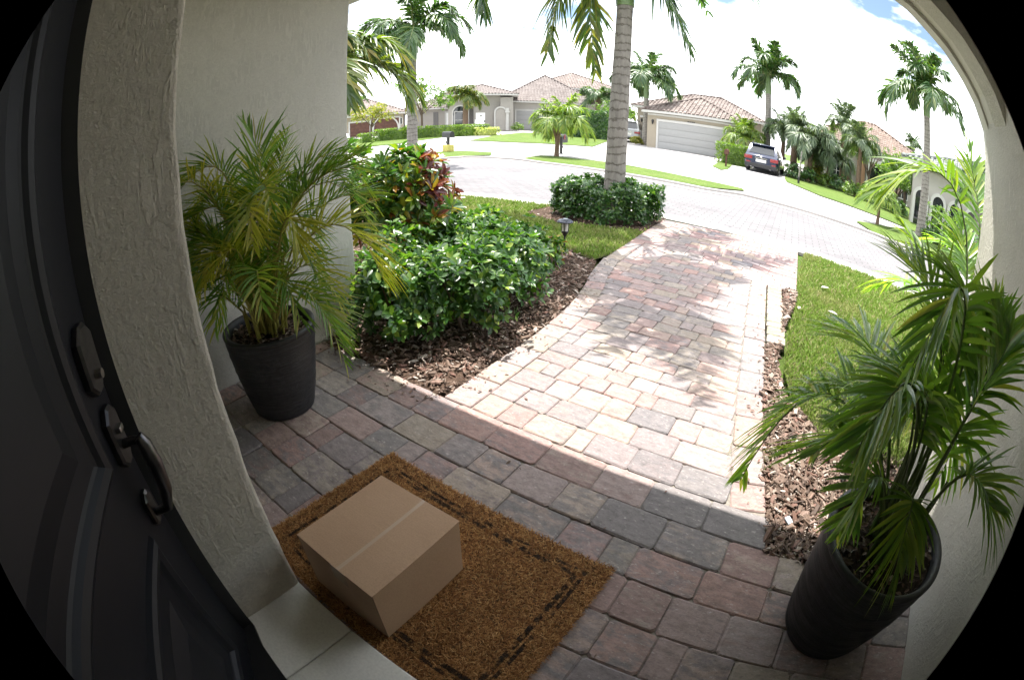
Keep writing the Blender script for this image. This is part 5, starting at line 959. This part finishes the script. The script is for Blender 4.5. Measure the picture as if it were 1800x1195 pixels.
# 5. peach house behind the palms
H5 = thing('peach_house', 'peach and white house with terracotta roof behind the palms right of the car', 'house', (4.9, 33.4, .22), rad(-8))
walls(H5, -2.6, 0.0, 0, 7, -.6, 2.35, m_white); walls(H5, 0.0, .62, -.5, 6, -.6, 2.7, m_orange); walls(H5, .62, 6.0, -.1, 8, -.6, 2.75, m_grey); walls(H5, -4.2, -2.6, 1.2, 8, -.6, 2.3, m_cream)
hip_roof(H5, -4.0, 6.0, 0, 9, 2.85, .46, m_rooforange, .5, .3, .42); arch_open(H5, 1.6, 1.35, -.11, -.3, 1.4, m_glass, name='arched_entry'); window(H5, -1.95, -1.2, -.02, .1, 1.4); MB().box(-.85, -.45, -.06, -.004, -.2, 1.5).build('shutter', m_brown, H5); window(H5, 3.2, 4.2, -.13, .3, 1.8); MB().tube([(.85, -.75, -.4), (.85, -.75, 2.0)], .13, 10).build('column', m_whitetrim, H5); MB().box(.5, 2.6, -.95, -.12, 2.0, 2.25).build('porch_beam', m_whitetrim, H5)
# 6. slate-roofed house at right
H6 = thing('slate_roof_house', 'white house with arched porch openings and grey-green tile roof at the right edge', 'house', (7.49, 18.54, .05), rad(-22))
walls(H6, -2.2, 6.0, .9, 9, -.4, 2.35, m_white); hip_roof(H6, -2.2, 7.5, .2, 9.5, 2.46, .32, m_roofgreen, .45, .26, .34)
for cx_ in (-1.62, -.72, .18, 1.08): arch_open(H6, cx_, .55, .18, -.3, 1.1, m_glass, name='porch_arch')  # dark glass panels imitate the shade inside open arches
walls(H6, -2.1, 1.5, .19, .5, -.4, 2.36, m_white, 'porch_wall'); window(H6, 2.1, 2.9, .87, .5, 1.6)

# ================================================================== VEHICLES
def car(name, label, x, y, rz, paint, L=4.4, W=1.78, H=1.42, van=False, group=None):
    t = thing(name, label, 'car', (x, y, tz(x, y)), rz, group); hw = W/2
    def section(y, zb, zw, wb, ww): return [(-wb*.86, y, zb), (-wb, y, zb+.12), (-ww-.01, y, (zb+zw)*.52), (-ww, y, zw-.06), (-ww*.95, y, zw), (ww*.95, y, zw), (ww, y, zw-.06), (ww+.01, y, (zb+zw)*.52), (wb, y, zb+.12), (wb*.86, y, zb)]
    zw = H*.60
    st = [(0, .30, zw*.93, hw*.86, hw*.84), (.05, .24, zw*.98, hw*.93, hw*.92), (.18, .21, zw, hw*.98, hw*.98), (.9, .20, zw, hw, hw), (2.2, .20, zw*.98, hw, hw), (L-1.25, .20, zw*.96, hw, hw*.99), (L-.35, .21, zw*.82, hw*.97, hw*.93), (L-.08, .25, zw*.70, hw*.88, hw*.82), (L, .32, zw*.6, hw*.78, hw*.74)]
    S = [section(*s) for s in st]; k = 10; vs = [p for s in S for p in s]; mb = MB(); n = len(S)
    mb.add(vs, [(i*k+j, i*k+(j+1) % k, (i+1)*k+(j+1) % k, (i+1)*k+j) for i in range(n-1) for j in range(k)], 0, True); mb.add(S[0], [tuple(range(k))]); mb.add(S[-1], [tuple(range(k-1, -1, -1))]); mb.build('body', paint, t)
    # cabin: pillars and roof as a loft, glass set on it
    rb = .10; r0 = .52 if not van else .34; r1 = L*.56 if not van else L*.60; wsb = L*.76 if not van else L*.80; a = hw*.93; b = hw*.74; zt = H
    cab = [[(-a, rb, zw-.02), (a, rb, zw-.02)], [(-b, r0, zt-.05), (b, r0, zt-.05)], [(-b*.97, r0+.25, zt), (b*.97, r0+.25, zt)], [(-b*.98, (r0+r1)/2, zt+.02), (b*.98, (r0+r1)/2, zt+.02)], [(-b*.96, r1, zt-.03), (b*.96, r1, zt-.03)], [(-a*.98, wsb, zw-.04), (a*.98, wsb, zw-.04)]]
    vs = [p for s in cab for p in s]; side_l = [vs[i*2] for i in range(6)]; side_r = [vs[i*2+1] for i in range(6)]; mb = MB(); mb.add(vs, [(i*2, i*2+1, i*2+3, i*2+2) for i in range(5)], 0, True); mb.add(side_l, [tuple(range(6))]); mb.add(side_r, [tuple(range(5, -1, -1))]); mb.build('cabin', paint, t)
    def lerp3(p, q, u): return tuple(p[i] + (q[i]-p[i])*u for i in range(3))
    def glass(q, out, nm):
        c = Vector((0, 0, 0)); vs = [Vector(p) + Vector(out)*.012 for p in q]; MB().add(vs, [tuple(range(len(vs)))]).build(nm, m_glass, t)
    p, q = cab[0], cab[1]; glass([lerp3(lerp3(p[0], q[0], .18), lerp3(p[1], q[1], .18), .09), lerp3(lerp3(p[0], q[0], .18), lerp3(p[1], q[1], .18), .91), lerp3(lerp3(p[0], q[0], .86), lerp3(p[1], q[1], .86), .90), lerp3(lerp3(p[0], q[0], .86), lerp3(p[1], q[1], .86), .10)], (0, -1, .4), 'rear_window')
    p, q = cab[4], cab[5]; glass([lerp3(p[0], p[1], .08), lerp3(p[0], p[1], .92), lerp3(lerp3(p[0], q[0], .9), lerp3(p[1], q[1], .9), .94), lerp3(lerp3(p[0], q[0], .9), lerp3(p[1], q[1], .9), .06)], (0, 1, .6), 'windscreen')
    for sx in (-1, 1):
        for (ya, yb) in ((.62, 1.30), (1.38, 2.20), (2.28, 2.95)):
            if yb > wsb - .35: yb = wsb - .35
            xb, xt = sx*(a+.006), sx*(b+.02); ta = ya + .0; tb = yb if yb < 2.3 else min(yb, r1+.1)
            def on(u, yy): return (xb + (xt-xb)*u, yy, zw + (zt-.08-zw)*u)
            glass([on(.10, ya-.1 if ya < 1 else ya), on(.10, yb), on(.86, tb), on(.86, ya+.12 if ya < 1 else ya)], (sx, 0, .2), 'side_window')
        mb = MB(); mb.box(sx*(hw+.02)-.11*(sx < 0), sx*(hw+.02)+.11*(sx > 0), wsb-.55, wsb-.45, zw+.0, zw+.14, 0, .02); mb.build('wing_mirror', paint, t)
        z0 = zw*.72; mb = MB(); x0, x1 = sorted((sx*hw*.52, sx*hw*.985)); mb.box(x0, x1, -.012, .16, z0, z0+.16, 0, .02); mb.build('tail_light', m_redlens, t)
        x0, x1 = sorted((sx*hw*.62, sx*hw*.86)); MB().box(x0, x1, -.018, .05, .42, .50, 0, .006).build('reflector', m_redlens, t)
        for wy in (.78, L-.82):
            wh = MB().lathe([(0, -.10), (.20, -.11), (.30, -.10), (.325, -.06), (.325, .06), (.30, .10), (.20, .11), (0, .10)], 20).build('wheel', m_tyre, t); wh.location = (sx*(hw-.11), wy, .325); wh.rotation_euler = (0, math.pi/2, 0)
            rm = MB().lathe([(0, .118), (.06, .122), (.17, .110), (.195, .113), (.205, .104), (0, .098)], 20).build('rim', m_rim, wh); rm.rotation_euler = (0, 0 if sx > 0 else math.pi, 0)
    MB().box(-hw*.93, hw*.93, -.045, .2, .24, .44, 0, .03).build('bumper', m_black, t); MB().box(-.27, .27, -.03, -.005, zw*.60, zw*.60+.14, 0, .004).build('number_plate', m_plate, t); MB().box(-.32, .32, -.03, .0, zw*.82, zw*.82+.03).build('tailgate_trim', m_chrome, t)
    MB().box(-b*.9, b*.9, r0-.16, r0+.1, zt-.06, zt-.02, 0, .015).build('spoiler', paint, t)
    for sx in (-1, 1): MB().tube([(sx*b*.9, r0+.2, zt+.03), (sx*b*.92, r0+.5, zt+.07), (sx*b*.92, r1-.3, zt+.07), (sx*b*.9, r1-.05, zt+.02)], .018, 6).build('roof_rail', m_black, t); MB().tube([(sx*.5, -.03, .25), (sx*.5, .2, .25)], .035, 8).build('exhaust', m_chrome, t)
    MB().lathe([(0, 0), (.05, 0), (.045, .012), (0, .014)], 12).build('tailgate_badge', m_chrome, t).matrix_local = Matrix.Translation((0, -.01, zw*.90)) @ Matrix.Rotation(rad(90), 4, 'X')
    return t
car('parked_car', 'dark blue SUV parked on the driveway with its rear facing the street', -1.62, 23.4, rad(-4), m_blue, group='cars parked on driveways')
car('parked_car', 'silver minivan half hidden behind the big trunk, by the cream garage house', -11.95, 32.4, rad(14), m_silver, 4.7, 1.8, 1.62, True, 'cars parked on driveways')
car('parked_car', 'silver car at the left edge beside the porch wall, behind the left palm fronds', -20.6, 14.6, rad(62), m_silver, 4.3, 1.7, 1.15, False, 'cars parked on driveways')

# ================================================================== MAILBOXES, POSTS
def mailbox(label, x, y, rz, h, s, block=False, mat=m_black):
    t = thing('mailbox', label, 'mailbox', (x, y, tz(x, y)), rz, 'mailboxes'); MB().box(-.045, .045, -.045, .045, -.05, h).build('post', mat, t); k = 10; w = .10*s; hh = .13*s
    pts = [(-w, h), (w, h), (w, h+hh)] + [(w*math.cos(math.pi*i/k), h+hh + w*math.sin(math.pi*i/k)) for i in range(1, k)] + [(-w, h+hh)]
    b = MB().prism(pts, -.24*s, .24*s).build('box', mat, t); MB().box(-w*.9, w*.9, -.26*s, -.242*s, h+.01, h+hh).build('door', mat, b); MB().box(w+.004, w+.014, -.1*s, .0, h+hh*.7, h+hh*1.7).build('flag', m_redlens, b)
    MB().tube([(0, .14*s, h-.16), (0, .04, h-.32)], .022, 6).build('brace', mat, t)
    if block: MB().box(-.17, .17, -.17, .17, -.05, .30, 0, .03).build('plinth', m_stone, t)
    return t
mailbox('black mailbox on a post in a yellow stone base, on the left island', -12.8, 14.55, rad(80), .60, 1.1, True)
mailbox('dark square mailbox to the left of the forked palm trunk', -9.0, 16.9, rad(10), .45, 1.5)
mailbox('brown mailbox on the grass strip before the double garage', -3.32, 22.9, rad(5), .60, 1.1, False, m_brown)
pl = thing('driveway_post', 'slim grey post with dark base right of the blue car', 'post', (.36, 22.1, .01)); MB().tube([(0, 0, .30), (.03, 0, 1.0), (.06, 0, 1.5)], [.04, .035, .03], 8).build('post', m_trunk, pl); MB().tube([(0, 0, -.05), (0, 0, .31)], .055, 8).build('base', m_black, pl)
